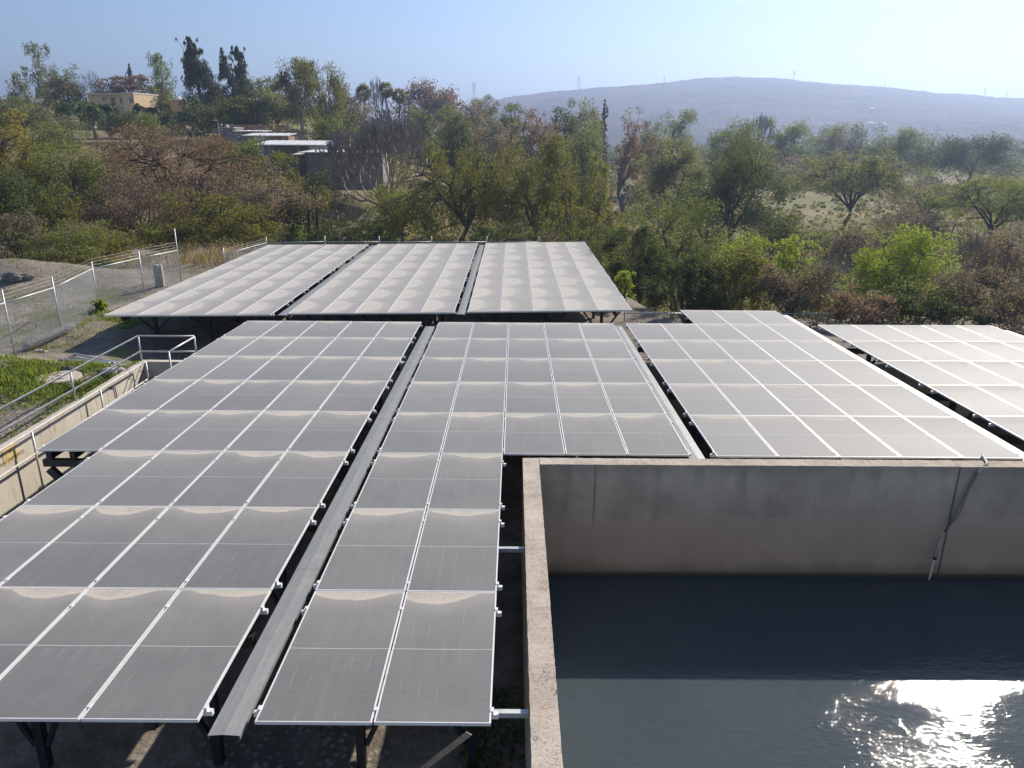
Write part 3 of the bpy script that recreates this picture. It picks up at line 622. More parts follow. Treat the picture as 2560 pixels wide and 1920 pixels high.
fr_ = [(4.6, 30.0, hz(4.6, 30)), (7.2, 30.05, hz(7.2, 30)), (10.2, 30.1, hz(10.2, 30)), (13.4, 30.2, hz(13.4, 30))]
fence([(x, y, -7.95 + 0.0 * z) for x, y, z in fr_], 'low chain link fence between the right back array and the array behind the tank', 1.12, (), 1.2)

# ------------------------------------------------------------------ vegetation builders
def norm(a): return a / np.maximum(np.linalg.norm(a, axis=-1, keepdims=True), 1e-9)
def tubes_mesh(segs, n, mat, name):
    """segs: array (N, 8): p0, p1, r0, r1 -> one mesh of tapered prisms"""
    s = np.asarray(segs, float).reshape(-1, 8); p0, p1, r0, r1 = s[:, :3], s[:, 3:6], s[:, 6], s[:, 7]
    d = norm(p1 - p0); ref = np.where(np.abs(d[:, 2:3]) > 0.9, np.array([[1.0, 0, 0]]), np.array([[0, 0, 1.0]]))
    a = norm(np.cross(d, ref)); b = np.cross(d, a); t = np.arange(n) * 2 * np.pi / n
    off = a[:, None, :] * np.cos(t)[None, :, None] + b[:, None, :] * np.sin(t)[None, :, None]
    v = np.concatenate([p0[:, None] + off * r0[:, None, None], p1[:, None] + off * r1[:, None, None]], 1).reshape(-1, 3)
    k = np.arange(n); k2 = (k + 1) % n; q = np.stack([k, k2, k2 + n, k + n], -1)
    Q = (np.arange(len(s)) * 2 * n)[:, None, None] + q[None]
    return npmesh(name, v, Q.reshape(-1, 4), mat=mat, smooth=True)
def leaves_mesh(c, d, l, w, rng, mat, name, extra=None):
    """diamond leaves: centre c, direction d, length l, width w"""
    N = len(c); d = norm(d); r = norm(rng.normal(size=(N, 3))); s = norm(np.cross(d, r))
    nrm = np.cross(s, d); l = np.broadcast_to(l, (N,))[:, None]; w = np.broadcast_to(w, (N,))[:, None]
    v = np.stack([c - d * l * 0.5, c + s * w * 0.5 - nrm * l * 0.06, c + d * l * 0.5 - nrm * l * 0.1, c - s * w * 0.5 - nrm * l * 0.06], 1)
    q = np.arange(N * 4).reshape(N, 4)
    return npmesh(name, v.reshape(-1, 3), q, mat=mat)
def curve_pts(a, b, n, rng, wob, sag=0.0, lift=0.0):
    t = np.linspace(0, 1, n + 1)[:, None]; p = a + (b - a) * t
    L = np.linalg.norm(b - a); p = p + rng.normal(size=(n + 1, 3)) * wob * L * (np.sin(t * np.pi))
    p[:, 2] += (lift * np.sin(t[:, 0] * np.pi) - sag * t[:, 0] ** 2) * L
    return p
def poly_segs(p, r0, r1):
    n = len(p) - 1; r = np.linspace(r0, r1, n + 1)
    return np.concatenate([p[:-1], p[1:], r[:-1, None], r[1:, None]], 1)

KIND = dict(  # env: crown outline, fork: height of the first fork, base: lowest crown height
    feathery=dict(env='dome', fork=0.22, base=0.10, lobes=16, clumps=120, leaf=('f', 0.85), bark='bark', limbs=6),
    shrub=dict(env='dome', fork=0.06, base=0.0, lobes=12, clumps=100, leaf=('r', 0.75), bark='bark', limbs=7),
    vine=dict(env='dome', fork=0.15, base=-0.02, lobes=14, clumps=110, leaf=('r', 0.9), bark='bark_dark', limbs=6),
    broad=dict(env='dome', fork=0.25, base=0.12, lobes=16, clumps=120, leaf=('r', 1.0), bark='bark_dark', limbs=6),
    canopy=dict(env='canopy', fork=0.25, base=0.30, lobes=26, clumps=150, leaf=('f', 0.60), bark='bark_dark', limbs=8),
    umbrella=dict(env='umbrella', fork=0.28, base=0.55, lobes=26, clumps=110, leaf=('f', 0.5), bark='bark_dark', limbs=7),
    weeping=dict(env='dome', fork=0.22, base=0.10, lobes=18, clumps=130, leaf=('d', 0.5), bark='bark', limbs=8),
    euc=dict(env='tall', fork=0.30, base=0.28, lobes=11, clumps=60, leaf=('d', 0.95), bark='bark_pale', limbs=6),
    plume=dict(env='plume', fork=0.55, base=0.10, lobes=26, clumps=150, leaf=('u', 2.0), bark='bark_dark', limbs=8),
    conifer=dict(env='cone', fork=0.7, base=0.12, lobes=16, clumps=90, leaf=('r', 1.7), bark='bark_dark', limbs=6),
    sparse=dict(env='dome', fork=0.18, base=0.10, lobes=14, clumps=110, leaf=('r', 0.8), bark='bark_grey', limbs=8),
)
def envelope(kind, n, rng, base):
    """n points of a unit crown (radius 1 in plan, 0..1 in height), most of them near the skin"""
    u = rng.uniform(-1, 1, n); th = rng.uniform(0, 2 * np.pi, n)
    if kind == 'dome':
        ct = rng.uniform(-0.35, 1, n); r = np.power(rng.uniform(0.15, 1, n), 0.45); st = np.sqrt(np.clip(1 - ct * ct, 0, 1))
        x, y, z = r * st * np.cos(th), r * st * np.sin(th), np.where(ct > 0, r * ct, r * ct * 0.9)
        z = base + (1 - base) * (0.38 + 0.62 * z)
    elif kind == 'canopy':
        r = np.sqrt(rng.uniform(0, 1, n)); x, y = r * np.cos(th), r * np.sin(th); top = 1 - 0.45 * r ** 2.4; z = top - rng.uniform(0, 1, n) ** 1.7 * 0.45 * (1 - 0.4 * r)
    elif kind == 'umbrella':
        r = np.sqrt(rng.uniform(0, 1, n)); x, y = r * np.cos(th), r * np.sin(th); z = 1 - 0.36 * r ** 2.2 - np.abs(rng.normal(size=n)) * 0.06 - rng.uniform(0, 1, n) ** 3 * 0.28
    elif kind == 'tall':
        z = rng.uniform(0, 1, n); w = np.interp(z, [0, 0.25, 0.6, 0.85, 1], [0.45, 0.9, 1.0, 0.7, 0.2]); r = w * np.sqrt(rng.uniform(0.05, 1, n)); x, y = r * np.cos(th), r * np.sin(th); z = base + (1 - base) * z
    elif kind == 'plume':
        z = rng.uniform(0, 1, n); w = np.interp(z, [0, 0.25, 0.6, 1], [0.8, 1.0, 0.62, 0.04]); r = w * np.sqrt(rng.uniform(0.05, 1, n)); x, y = r * np.cos(th), r * np.sin(th); z = base + (1 - base) * z
    else:
        z = rng.uniform(0, 1, n) ** 1.2; w = (1 - z) * 0.95 + 0.04; r = w * np.sqrt(rng.uniform(0.1, 1, n)); x, y = r * np.cos(th), r * np.sin(th); z = base + (1 - base) * z
    return np.stack([x, y, z], -1)

def Y_far(loc): return loc[1] > 50
def make_tree(name, label, kind, loc, H, W, mat, seed, nleaf=6000, lsize=0.2, lean=0.0, cat='tree', group=None, twigs=True, fill=1.0, bark=None):
    K = KIND[kind]; rng = np.random.RandomState(seed); RX = W / 2
    root = empty(name, loc); tag(root, label, cat, group)
    S = np.array([RX, RX, H])
    lob = envelope(K['env'], K['lobes'], rng, K['base']); nC = K['clumps']
    # clumps gather round the lobes so the outline is uneven and has gaps
    cl = lob[rng.randint(0, len(lob), nC)]; spread = 0.26 if K['env'] not in ('umbrella',) else 0.16
    own = envelope(K['env'], nC, rng, K['base']); mixv = rng.uniform(0, 1, (nC, 1)) < (0.15 if K['env'] in ('plume', 'cone') else 0.55)
    cl = np.where(mixv, cl + rng.normal(size=(nC, 3)) * np.array([spread, spread, spread * (0.55 if K['env'] != 'umbrella' else 0.25)]), own)
    cl[:, 2] = np.clip(cl[:, 2], max(K['base'] - 0.05, 0.02), 1.0)
    C = cl * S; C[:, 0] += lean * cl[:, 2] ** 1.5 * H
    tilt = rng.normal(size=2) * 0.05 * H
    fork = np.array([tilt[0] + lean * 0.2 * H, tilt[1], K['fork'] * H]); tr = max(0.03, 0.022 * H + 0.008 * W)
    segs = []
    stems = 1 if K['fork'] > 0.2 else 3
    for s in range(stems):
        b = np.array([rng.normal() * 0.06 * W * (stems > 1), rng.normal() * 0.06 * W * (stems > 1), -0.3])
        segs.append(poly_segs(curve_pts(b, fork, 3, rng, 0.05), tr / (1 + 0.4 * (stems - 1)), tr * 0.6))
    nl = K['limbs']; ang = np.arange(nl) * 2.39996 + rng.uniform(0, 6); nodes = []
    for i in range(nl):
        if K['env'] in ('plume', 'tall', 'cone'):
            e = np.array([lean * H * (0.5 + 0.5 * i / nl), 0, 0]) + np.array([math.cos(ang[i]) * 0.45 * RX, math.sin(ang[i]) * 0.45 * RX, H * (0.45 + 0.5 * i / nl)])
        else:
            zz = (K['base'] + (1 - K['base']) * rng.uniform(0.45, 0.8)) if K['env'] != 'umbrella' else rng.uniform(0.72, 0.9)
            e = np.array([math.cos(ang[i]) * rng.uniform(0.35, 0.62) * RX, math.sin(ang[i]) * rng.uniform(0.35, 0.62) * RX, zz * H])
        p = curve_pts(fork, e, 4, rng, 0.07, lift=0.08); segs.append(poly_segs(p, tr * 0.55, tr * 0.2)); nodes.append(p[1:])
    nodes = np.concatenate(nodes)
    for c in C:
        dd = np.linalg.norm(nodes - c, axis=1) + 0.35 * np.maximum(nodes[:, 2] - c[2], 0); j = int(dd.argmin())
        segs.append(poly_segs(curve_pts(nodes[j], c, 2, rng, 0.08, lift=0.06), tr * 0.17, tr * 0.05))
        if twigs:
            m = 3; e = c + rng.normal(size=(m, 3)) * np.array([0.13 * RX, 0.13 * RX, 0.06 * H]); segs.append(np.concatenate([np.repeat(c[None], m, 0), e, np.full((m, 1), tr * 0.05), np.full((m, 1), tr * 0.02)], 1))
    link('trunk', tubes_mesh(np.concatenate(segs), 4 if Y_far(loc) else 5, M[bark or K['bark']], 'trunk'), root)
    style, spreadf = K['leaf']; n = int(nleaf)
    wgt = rng.gamma(2.0, 1.0, nC); idx = rng.choice(nC, n, p=wgt / wgt.sum())
    g = norm(rng.normal(size=(n, 3))) * np.power(rng.uniform(0, 1, (n, 1)), 0.5)
    cs = spreadf * np.array([0.30 * RX, 0.30 * RX, 0.30 * min(RX, H * 0.5)]) * fill
    if K['env'] in ('plume', 'cone'): cs = cs * np.clip(1.12 - C[idx][:, 2:3] / H, 0.10, 0.75)
    if K['env'] == 'umbrella': cs = cs * np.array([1.15, 1.15, 0.42])
    P = C[idx] + g * cs; keep = P[:, 2] > 0.02 * H; P = P[keep]; g = g[keep]; n = len(P)
    if style == 'd':
        dr = rng.uniform(0, 1, n) ** 1.4 * 0.22 * H * (0.6 if K['env'] == 'tall' else 1.0); P[:, 2] -= dr; P = P[P[:, 2] > 0.03 * H]; n = len(P); d = rng.normal(size=(n, 3)) * 0.35 + np.array([0, 0, -1.0])
        l, w = lsize * rng.uniform(0.8, 1.7, n), lsize * 0.42
    elif style == 'u': d = rng.normal(size=(n, 3)) * 0.35 + np.array([0.25 + lean, 0, 1.0]); l, w = lsize * rng.uniform(1.0, 2.2, n), lsize * 0.35
    elif style == 'f': d = rng.normal(size=(n, 3)) * np.array([1, 1, 0.55]) + g * 0.6; l, w = lsize * rng.uniform(0.8, 1.6, n), lsize * 0.42
    else: d = rng.normal(size=(n, 3)) + g * 0.4; l, w = lsize * rng.uniform(0.7, 1.4, n), lsize * 0.62
    link('crown', leaves_mesh(P, d, l, w, rng, M[mat], 'crown'), root)
    return root

def make_bare(name, label, loc, H, W, seed, mat='bark_grey', levels=6, cat='tree', group=None, up=0.5, leaves=None, nleaf=0, lsize=0.2, thick=1.0, trunk=0.16):
    rng = np.random.RandomState(seed); root = empty(name, loc); tag(root, label, cat, group)
    cur = [(np.array([0, 0, -0.2]), norm(np.array([rng.normal() * 0.08, rng.normal() * 0.08, 1.0])), trunk * H, 0.022 * H * thick)]; segs = []; tips = []
    for lv in range(levels):
        nxt = []
        for (p, d, L, r) in cur:
            m = 3; q = p; dd = d
            for k in range(m):
                dd = norm(dd + rng.normal(size=3) * (0.13 if lv else 0.05) + np.array([0, 0, up * 0.10 * lv])); e = q + dd * L / m; segs.append(np.concatenate([q, e, [r * (1 - 0.35 * k / m), r * (1 - 0.35 * (k + 1) / m)]])); q = e
            ch = 4 if lv == 0 else (3 if lv < levels - 2 else rng.randint(2, 4))
            ph = rng.uniform(0, 6.28)
            for c in range(ch):
                t = ph + c * 6.2832 / ch + rng.normal() * 0.3; a = norm(np.cross(dd, np.array([0.31, 0.77, 0.2]))); b = np.cross(dd, a); s = rng.uniform(0.45, 0.85) if lv else rng.uniform(0.6, 1.0)
                nd = norm(dd + (a * math.cos(t) + b * math.sin(t)) * s); nxt.append((q, nd, L * rng.uniform(0.62, 0.9) * (1.15 if lv == 0 else 1), r * 0.62))
        cur = nxt
        if lv >= levels - 2: tips += [c[0] for c in cur]
    S = np.array(segs); ext = max(np.percentile(np.abs(S[:, [0, 1, 3, 4]]), 98.5), 1e-3); zt = np.percentile(S[:, [2, 5]], 99.7)
    S[:, [0, 1, 3, 4]] *= W / 2 / ext; S[:, [2, 5]] *= H / zt; S[:, 6:] = np.maximum(S[:, 6:], 0.0026 * H * thick)
    k = 1 + 3 * 4
    link('trunk', tubes_mesh(S[:3 + 12], 6, M[mat], 'trunk'), root)
    link('branches', tubes_mesh(S[15:], 3, M[mat], 'branches'), root)
    if leaves:
        T = np.array(tips) * np.array([W / 2 / ext, W / 2 / ext, H / zt]); P = T[rng.randint(0, len(T), nleaf)] + rng.normal(size=(nleaf, 3)) * 0.035 * W
        link('leaves', leaves_mesh(P, rng.normal(size=(nleaf, 3)), lsize * rng.uniform(0.7, 1.4, nleaf), lsize * 0.6, rng, M[leaves], 'leaves'), root)
    return root

def make_palm(name, label, loc, H, W, seed, fan=False, group=None, fronds=22):
    rng = np.random.RandomState(seed); root = empty(name, loc); tag(root, label, 'palm', group)
    top = np.array([rng.normal() * 0.03 * H, rng.normal() * 0.03 * H, H - W * (0.42 if fan else 0.30)]); p = curve_pts(np.array([0, 0, -0.3]), top, 5, rng, 0.015)
    link('trunk', tubes_mesh(poly_segs(p, 0.035 * W + 0.10, 0.02 * W + 0.08), 7, M['bark_grey' if not fan else 'bark'], 'trunk'), root)
    cc, dd, ll, ww = [], [], [], []; rach = []
    for i in range(fronds if not fan else 60):
        t = rng.uniform(0, 6.28); e = rng.uniform(-0.5, 1.0) if not fan else rng.uniform(-1.45, 1.2); o = np.array([math.cos(t) * math.cos(e), math.sin(t) * math.cos(e), math.sin(e)])
        if fan:
            L = W * 0.42; c = top + o * L * 0.45
            for j in range(9):
                d = norm(o + rng.normal(size=3) * 0.38); cc.append(top + o * L * 0.35 + d * L * 0.3); dd.append(d + np.array([0, 0, -0.25])); ll.append(L * 0.62); ww.append(L * 0.10)
        else:
            L = W * 0.55; m = 9; q = top.copy(); d = o.copy(); prev = q
            for j in range(m):
                d = norm(d + np.array([0, 0, -0.20])); q = prev + d * L / m; rach.append(np.concatenate([prev, q, [0.02, 0.015]])); s = norm(np.cross(d, np.array([0, 0, 1.0])))
                for sg in (-1, 1): cc.append(q + s * sg * L * 0.10 + np.array([0, 0, -0.05 * L])); dd.append(s * sg + d * 0.5 + np.array([0, 0, -0.7])); ll.append(L * 0.34); ww.append(L * 0.075)
                prev = q
    if rach: link('stalks', tubes_mesh(np.array(rach), 3, M['bark'], 'stalks'), root)
    link('crown', leaves_mesh(np.array(cc), np.array(dd), np.array(ll), np.array(ww), rng, M['leaf_palm' if not fan else 'leaf_olive'], 'crown'), root)
    return root

# one row per tree or bush: kind, label, pixel x, pixel y of the top, distance, crown width in pixels, leaf material, leaf factor, options
G1, G2, G3, G4 = 'trees and bushes behind the arrays', 'trees on the left hillside', 'trees in the valley', 'trees on the skyline'
T = [
 # --- left, just beyond the fence
 ('feathery', 'bright green feathery bush behind the fence above the dirt', 150, 562, 43, 245, 'leaf_feathery', 1.2, G1),
 ('shrub', 'dry brown weedy shrub at the left edge beside the feathery bush', 28, 545, 42, 150, 'leaf_dry', 0.6, G1),
 ('vine', 'arched vine-covered bush right of the feathery bush', 262, 592, 44, 150, 'leaf_vine', 1.0, G1),
 ('vine', 'wide dark vine-covered thicket behind the fence corner post', 562, 490, 52, 250, 'leaf_vine', 1.5, G1),
 ('vine', 'lower vine thicket between the arched bush and the wide dark thicket', 430, 548, 50, 210, 'leaf_vine', 1.1, G1),
 ('shrub', 'narrow leafy bush above the feathery bush', 128, 478, 52, 120, 'leaf_vine', 0.8, G1),
 ('broad', 'dark shaded tree at the left edge', 40, 440, 56, 190, 'leaf_dark', 1.1, G1),
 ('feathery', 'large green feathery tree left of the brown acacia', 150, 368, 64, 270, 'leaf_feathery', 1.2, G1),
 ('feathery', 'yellowish feathery tree cut by the left picture edge', 5, 285, 62, 140, 'leaf_yellow', 0.9, G1),
 ('canopy', 'huge flat-topped brown acacia below the yellow house', 415, 330, 74, 430, 'leaf_brown', 2.4, G1),
 ('sparse', 'reddish-leaved half-bare tree in front of the flat brown acacia', 330, 440, 62, 290, 'leaf_red', 1.0, G1),
 ('sparse', 'rusty half-bare tree right of the reddish one', 500, 432, 61, 220, 'leaf_brown', 0.9, G1),
 ('shrub', 'rusty low bush behind the arched vine bush', 205, 560, 50, 130, 'leaf_red', 0.7, G1),
 ('sparse', 'grey-brown twiggy tree below the sheds', 650, 425, 64, 230, 'leaf_dry', 0.6, G1),
 ('feathery', 'green-topped tree below the sheds, right of the twiggy one', 760, 440, 68, 180, 'leaf_olive', 0.9, G1),
 ('feathery', 'rounded green tree just left of the white-roofed shed', 612, 352, 84, 125, 'leaf_feathery', 0.9, G1),
 ('feathery', 'sloping green tree in front of the white-roofed shed', 692, 388, 80, 115, 'leaf_feathery', 0.9, G1),
 ('shrub', 'small pale green tree left of the sheds', 538, 340, 92, 70, 'leaf_grey', 0.6, G1),
 ('conifer', 'small bright green pointed bush above the left back array', 735, 560, 50, 85, 'leaf_feathery', 0.5, G1),
 ('shrub', 'yellowish small bush beside the wide dark thicket', 655, 580, 50, 90, 'leaf_olive', 0.5, G1),
 ('shrub', 'dark leafy bush above the gap between left and middle back arrays', 830, 552, 52, 130, 'leaf_dark', 0.7, G1),
 ('feathery', 'yellow-green young tree under the big bare tree', 985, 470, 58, 120, 'leaf_feathery', 0.7, G1),
 ('shrub', 'dark green bush above the middle back array', 930, 560, 51, 140, 'leaf_dark', 0.7, G1),
 ('shrub', 'yellow-green low bush at the foot of the weeping trees', 1085, 578, 50, 120, 'leaf_vine', 0.6, G1),
 ('weeping', 'left weeping olive-green tree behind the middle back array', 1130, 348, 57, 310, 'leaf_olive', 1.9, G1),
 ('weeping', 'tall central weeping olive-green tree behind the right back array', 1335, 345, 59, 300, 'leaf_olive', 2.0, G1),
 ('weeping', 'right weeping olive-green tree beside the meadow gap', 1480, 385, 61, 170, 'leaf_olive', 1.0, G1),
 ('shrub', 'shaded bush under the central weeping tree', 1260, 560, 51, 170, 'leaf_dark', 0.8, G1),
 ('sparse', 'thin grey bush under the right weeping tree', 1440, 520, 52, 190, 'leaf_olive', 0.6, G1),
 # --- right, behind the arrays
 ('feathery', 'tall pale green bushy tree right of the back arrays', 1705, 482, 45, 260, 'leaf_feathery', 1.7, G1),
 ('broad', 'dark green tree behind the pale bushy tree', 1850, 358, 78, 240, 'leaf_dark', 1.2, G1),
 ('feathery', 'grey-green tree between the weeping trees and the dark tree', 1690, 355, 92, 170, 'leaf_grey', 0.8, G1),
 ('shrub', 'leafy bush at the right corner of the right back array', 1600, 560, 40, 170, 'leaf_dark', 0.9, G1),
 ('shrub', 'small pale fronded plant at the right edge of the right back array', 1560, 680, 33, 60, 'leaf_bright', 0.35, G1),
 ('feathery', 'light green bush right of the tall pale bushy tree', 1862, 585, 38, 130, 'leaf_bright', 0.7, G1),
 ('feathery', 'second light green bush farther right', 1985, 600, 38, 110, 'leaf_bright', 0.6, G1),
 ('shrub', 'brown-green thicket below the two light green bushes', 1830, 640, 33, 190, 'leaf_olive', 1.0, G1),
 ('shrub', 'dark brown thicket behind the array beyond the tank', 1985, 650, 32, 210, 'leaf_dry', 0.9, G1),
 ('shrub', 'dark shaded bush behind the stepped array edge', 1725, 635, 33, 200, 'leaf_dark', 1.0, G1),
 ('feathery', 'glowing yellow-green bush under the sun at the right', 2270, 580, 36, 215, 'leaf_bright', 1.5, G1),
 ('shrub', 'brown dry bush right of the glowing bush', 2470, 690, 31, 300, 'leaf_dry', 1.3, G1),
 ('shrub', 'dark brown bush at the foot of the glowing bush', 2310, 715, 31, 240, 'leaf_dark', 0.8, G1),
 ('shrub', 'rusty low shrub behind the pale array at the right', 2150, 735, 30.5, 170, 'leaf_red', 0.5, G1),
 ('sparse', 'brown half-bare tree at the right picture edge', 2520, 560, 47, 220, 'leaf_dry', 0.9, G1),
 # --- valley
 ('canopy', 'umbrella-shaped acacia with forked trunk standing in the meadow', 2135, 388, 112, 290, 'leaf_grey', 1.3, G3),
 ('canopy', 'flat green acacia cut by the right picture edge', 2500, 448, 88, 290, 'leaf_feathery', 1.2, G3),
 ('umbrella', 'small flat acacia in front of the meadow acacia', 2085, 580, 72, 190, 'leaf_grey', 0.6, G3),
 ('shrub', 'low grey-green bush at the near edge of the meadow', 1960, 545, 76, 110, 'leaf_olive', 0.5, G3),
 ('shrub', 'brown bush left of the glowing bush', 2150, 560, 66, 130, 'leaf_dry', 0.5, G3),
 ('shrub', 'small dark bush in the meadow by the post', 1955, 455, 140, 26, 'leaf_dark', 0.15, G3),
 ('shrub', 'round grey bush at the far side of the meadow', 1985, 435, 175, 40, 'leaf_grey', 0.2, G3),
 ('feathery', 'bright rounded tree on the far side of the meadow', 1830, 312, 150, 170, 'leaf_feathery', 0.7, G3),
 ('feathery', 'hazy green tree left of the bright rounded tree', 1660, 290, 170, 150, 'leaf_feathery', 0.6, G3),
 ('euc', 'tall light green tree standing free left of the small conifer', 1462, 250, 150, 110, 'leaf_grey', 0.6, G3),
 ('broad', 'dark round tree just left of the tall light green tree', 1405, 258, 165, 85, 'leaf_dark', 0.4, G3),
 ('conifer', 'small dark conifer against the hill foot', 1512, 248, 180, 44, 'leaf_casuarina', 0.35, G3),
 ('sparse', 'brown slender tree at the edge of the dry slope', 1588, 275, 130, 100, 'leaf_brown', 0.5, G3),
 ('broad', 'wide dark green tree below the tall light green tree', 1430, 325, 120, 170, 'leaf_feathery', 0.7, G3),
 ('sparse', 'grey bush on the dry slope above the meadow gap', 1650, 345, 140, 120, 'leaf_dry', 0.4, G3),
 ('feathery', 'green tree in the hazy tree line, first right of the bright rounded tree', 1975, 305, 210, 130, 'leaf_feathery', 0.5, G3),
 ('feathery', 'green tree in the hazy tree line above the umbrella acacia', 2110, 318, 220, 150, 'leaf_grey', 0.5, G3),
 ('feathery', 'green tree in the hazy tree line right of the umbrella acacia', 2270, 325, 210, 190, 'leaf_feathery', 0.6, G3),
 ('feathery', 'dark tree in the hazy tree line near the right picture edge', 2440, 330, 200, 220, 'leaf_dark', 0.6, G3),
 ('sparse', 'brown thicket between the two flat acacias', 2320, 450, 120, 190, 'leaf_dry', 0.6, G3),
 ('shrub', 'brown bush right of the umbrella acacia', 2290, 520, 90, 170, 'leaf_dry', 0.6, G3),
 ('sparse', 'dry brown bushes on the slope above the meadow', 2000, 390, 190, 160, 'leaf_dry', 0.4, G3),
 # --- centre middle distance
 ('broad', 'brown dome-shaped tree on the skyline right of the fan palms', 1072, 214, 250, 150, 'leaf_red', 0.7, G4),
 ('feathery', 'green tree on the skyline right of the red roof', 1215, 232, 240, 90, 'leaf_olive', 0.4, G4),
 ('sparse', 'brown tree on the skyline between red roof and green tree', 1160, 240, 230, 110, 'leaf_brown', 0.4, G4),
 ('feathery', 'green tree right of the big bare tree, upper one', 1130, 272, 150, 120, 'leaf_feathery', 0.5, G2),
 ('feathery', 'blue-green tree behind the left weeping tree', 1140, 300, 125, 100, 'leaf_dark', 0.4, G2),
 ('feathery', 'pale green dome tree behind the central weeping tree', 1265, 268, 150, 110, 'leaf_grey', 0.5, G2),
 ('sparse', 'brown half-bare tree behind the weeping trees', 1225, 300, 130, 160, 'leaf_dry', 0.5, G2),
 ('sparse', 'brown bare-looking tree left of the wide dark green tree', 1345, 285, 155, 130, 'leaf_brown', 0.5, G2),
 ('feathery', 'green tree below the fan palms', 1045, 258, 170, 80, 'leaf_feathery', 0.4, G2),
 ('sparse', 'brown bushes on the grassy bank under the fan palms', 890, 262, 190, 120, 'leaf_dry', 0.4, G2),
 # --- left hillside and skyline
 ('feathery', 'light green small tree right of the sheds', 822, 288, 112, 110, 'leaf_feathery', 0.7, G2),
 ('euc', 'dark broad eucalyptus with two trunks behind the brick wall', 745, 156, 150, 120, 'leaf_olive', 1.0, G2),
 ('euc', 'round-headed eucalyptus just right of the two-trunked one', 808, 158, 158, 110, 'leaf_olive', 0.8, G2),
 ('broad', 'dense dark green tree left of the brick wall', 590, 238, 142, 150, 'leaf_dark', 1.1, G2),
 ('broad', 'rounded green tree beside the utility pole', 500, 250, 150, 100, 'leaf_dark', 0.7, G2),
 ('feathery', 'olive tree between the dark plume trees and the eucalyptus', 655, 200, 185, 95, 'leaf_olive', 0.5, G2),
 ('broad', 'dull green tree behind the brick wall', 690, 232, 170, 120, 'leaf_grey', 0.6, G2),
 ('sparse', 'brown bushy tree behind the two-trunked eucalyptus', 860, 215, 200, 110, 'leaf_dry', 0.5, G2),
 ('feathery', 'dark green rounded tree below the yellow house', 318, 282, 142, 130, 'leaf_dark', 0.9, G2),
 ('feathery', 'grey-green tree in front of the terrace', 365, 292, 138, 80, 'leaf_feathery', 0.5, G2),
 ('feathery', 'large green tree at the left below the palms', 110, 312, 112, 150, 'leaf_feathery', 0.9, G2),
 ('feathery', 'blue-green tree at the left edge below the eucalyptus', 45, 235, 130, 170, 'leaf_grey', 0.9, G2),
 ('plume', 'tallest dark plume-shaped casuarina leaning left', 500, 97, 168, 100, 'leaf_casuarina', 1.3, G4),
 ('plume', 'slim dark casuarina between the two big ones', 562, 122, 172, 52, 'leaf_casuarina', 0.7, G4),
 ('plume', 'dark casuarina right of the slim one', 600, 120, 176, 72, 'leaf_casuarina', 1.0, G4),
 ('euc', 'tall thin eucalyptus near the left edge', 82, 102, 215, 62, 'leaf_grey', 0.6, G4),
 ('euc', 'pale hazy eucalyptus at the left picture edge', 36, 180, 250, 52, 'leaf_grey', 0.4, G4),
 ('feathery', 'olive flat tree right of the tall thin eucalyptus', 148, 172, 205, 100, 'leaf_olive', 0.5, G4),
 ('umbrella', 'flat reddish-brown tree behind the yellow house', 330, 188, 215, 130, 'leaf_red', 0.6, G4),
 ('euc', 'pale eucalyptus behind the yellow house', 396, 136, 205, 66, 'leaf_feathery', 0.6, G4),
 ('conifer', 'thin conifer above the yellow house', 322, 160, 240, 26, 'leaf_casuarina', 0.2, G4),
 ('feathery', 'green tree behind the roof of the yellow house', 385, 222, 200, 100, 'leaf_olive', 0.4, G4),
 ('sparse', 'grey brown tree on the skyline left of the yellow house', 262, 192, 210, 80, 'leaf_dry', 0.4, G4),
]
NAMES = dict(feathery='mesquite_tree', shrub='bush', vine='vine_bush', broad='broadleaf_tree', umbrella='acacia_tree', weeping='pepper_tree', canopy='acacia_tree', euc='eucalyptus_tree', plume='casuarina_tree', conifer='conifer_tree', sparse='dry_tree')
DENS = dict(feathery=2.6, shrub=2.1, vine=2.2, broad=2.7, umbrella=2.5, canopy=2.3, weeping=2.3, euc=2.0, plume=4.2, conifer=2.8, sparse=1.35)
def place(px, py, Y):
    q = at_y(px, py, Y); x = q.x; g = hz(x, Y); return x, g, q.z, (q.y * math.cos(PITCH) - q.z * math.sin(PITCH)) / FPX
NL = 0
for i, (kind, label, px, py, Y, wpx, mat, fac, grp) in enumerate(T):
    x, g, zt, mpp = place(px, py, Y)
    H = max(zt - g, 0.8); W = wpx * mpp; ls = max(0.10, 0.0026 * Y)
    area = wpx * min(H / mpp, wpx * 1.6) * 0.16
    n = int(np.clip(area * DENS[kind], 900, 24000))
    cat = 'bush' if kind in ('shrub', 'vine') or H < 3.2 else 'tree'
    nm = NAMES[kind] if cat == 'tree' else ('vine_bush' if kind == 'vine' else 'bush')
    lean = -0.12 if 'leaning left' in label else (-0.05 if kind == 'plume' else 0.0)
    make_tree(nm, label, kind, (x, Y, g), H, W, mat, 100 + i, n, ls * (1.0 if kind != 'plume' else 1.15), lean, cat, grp, twigs=Y < 64)
    NL += n
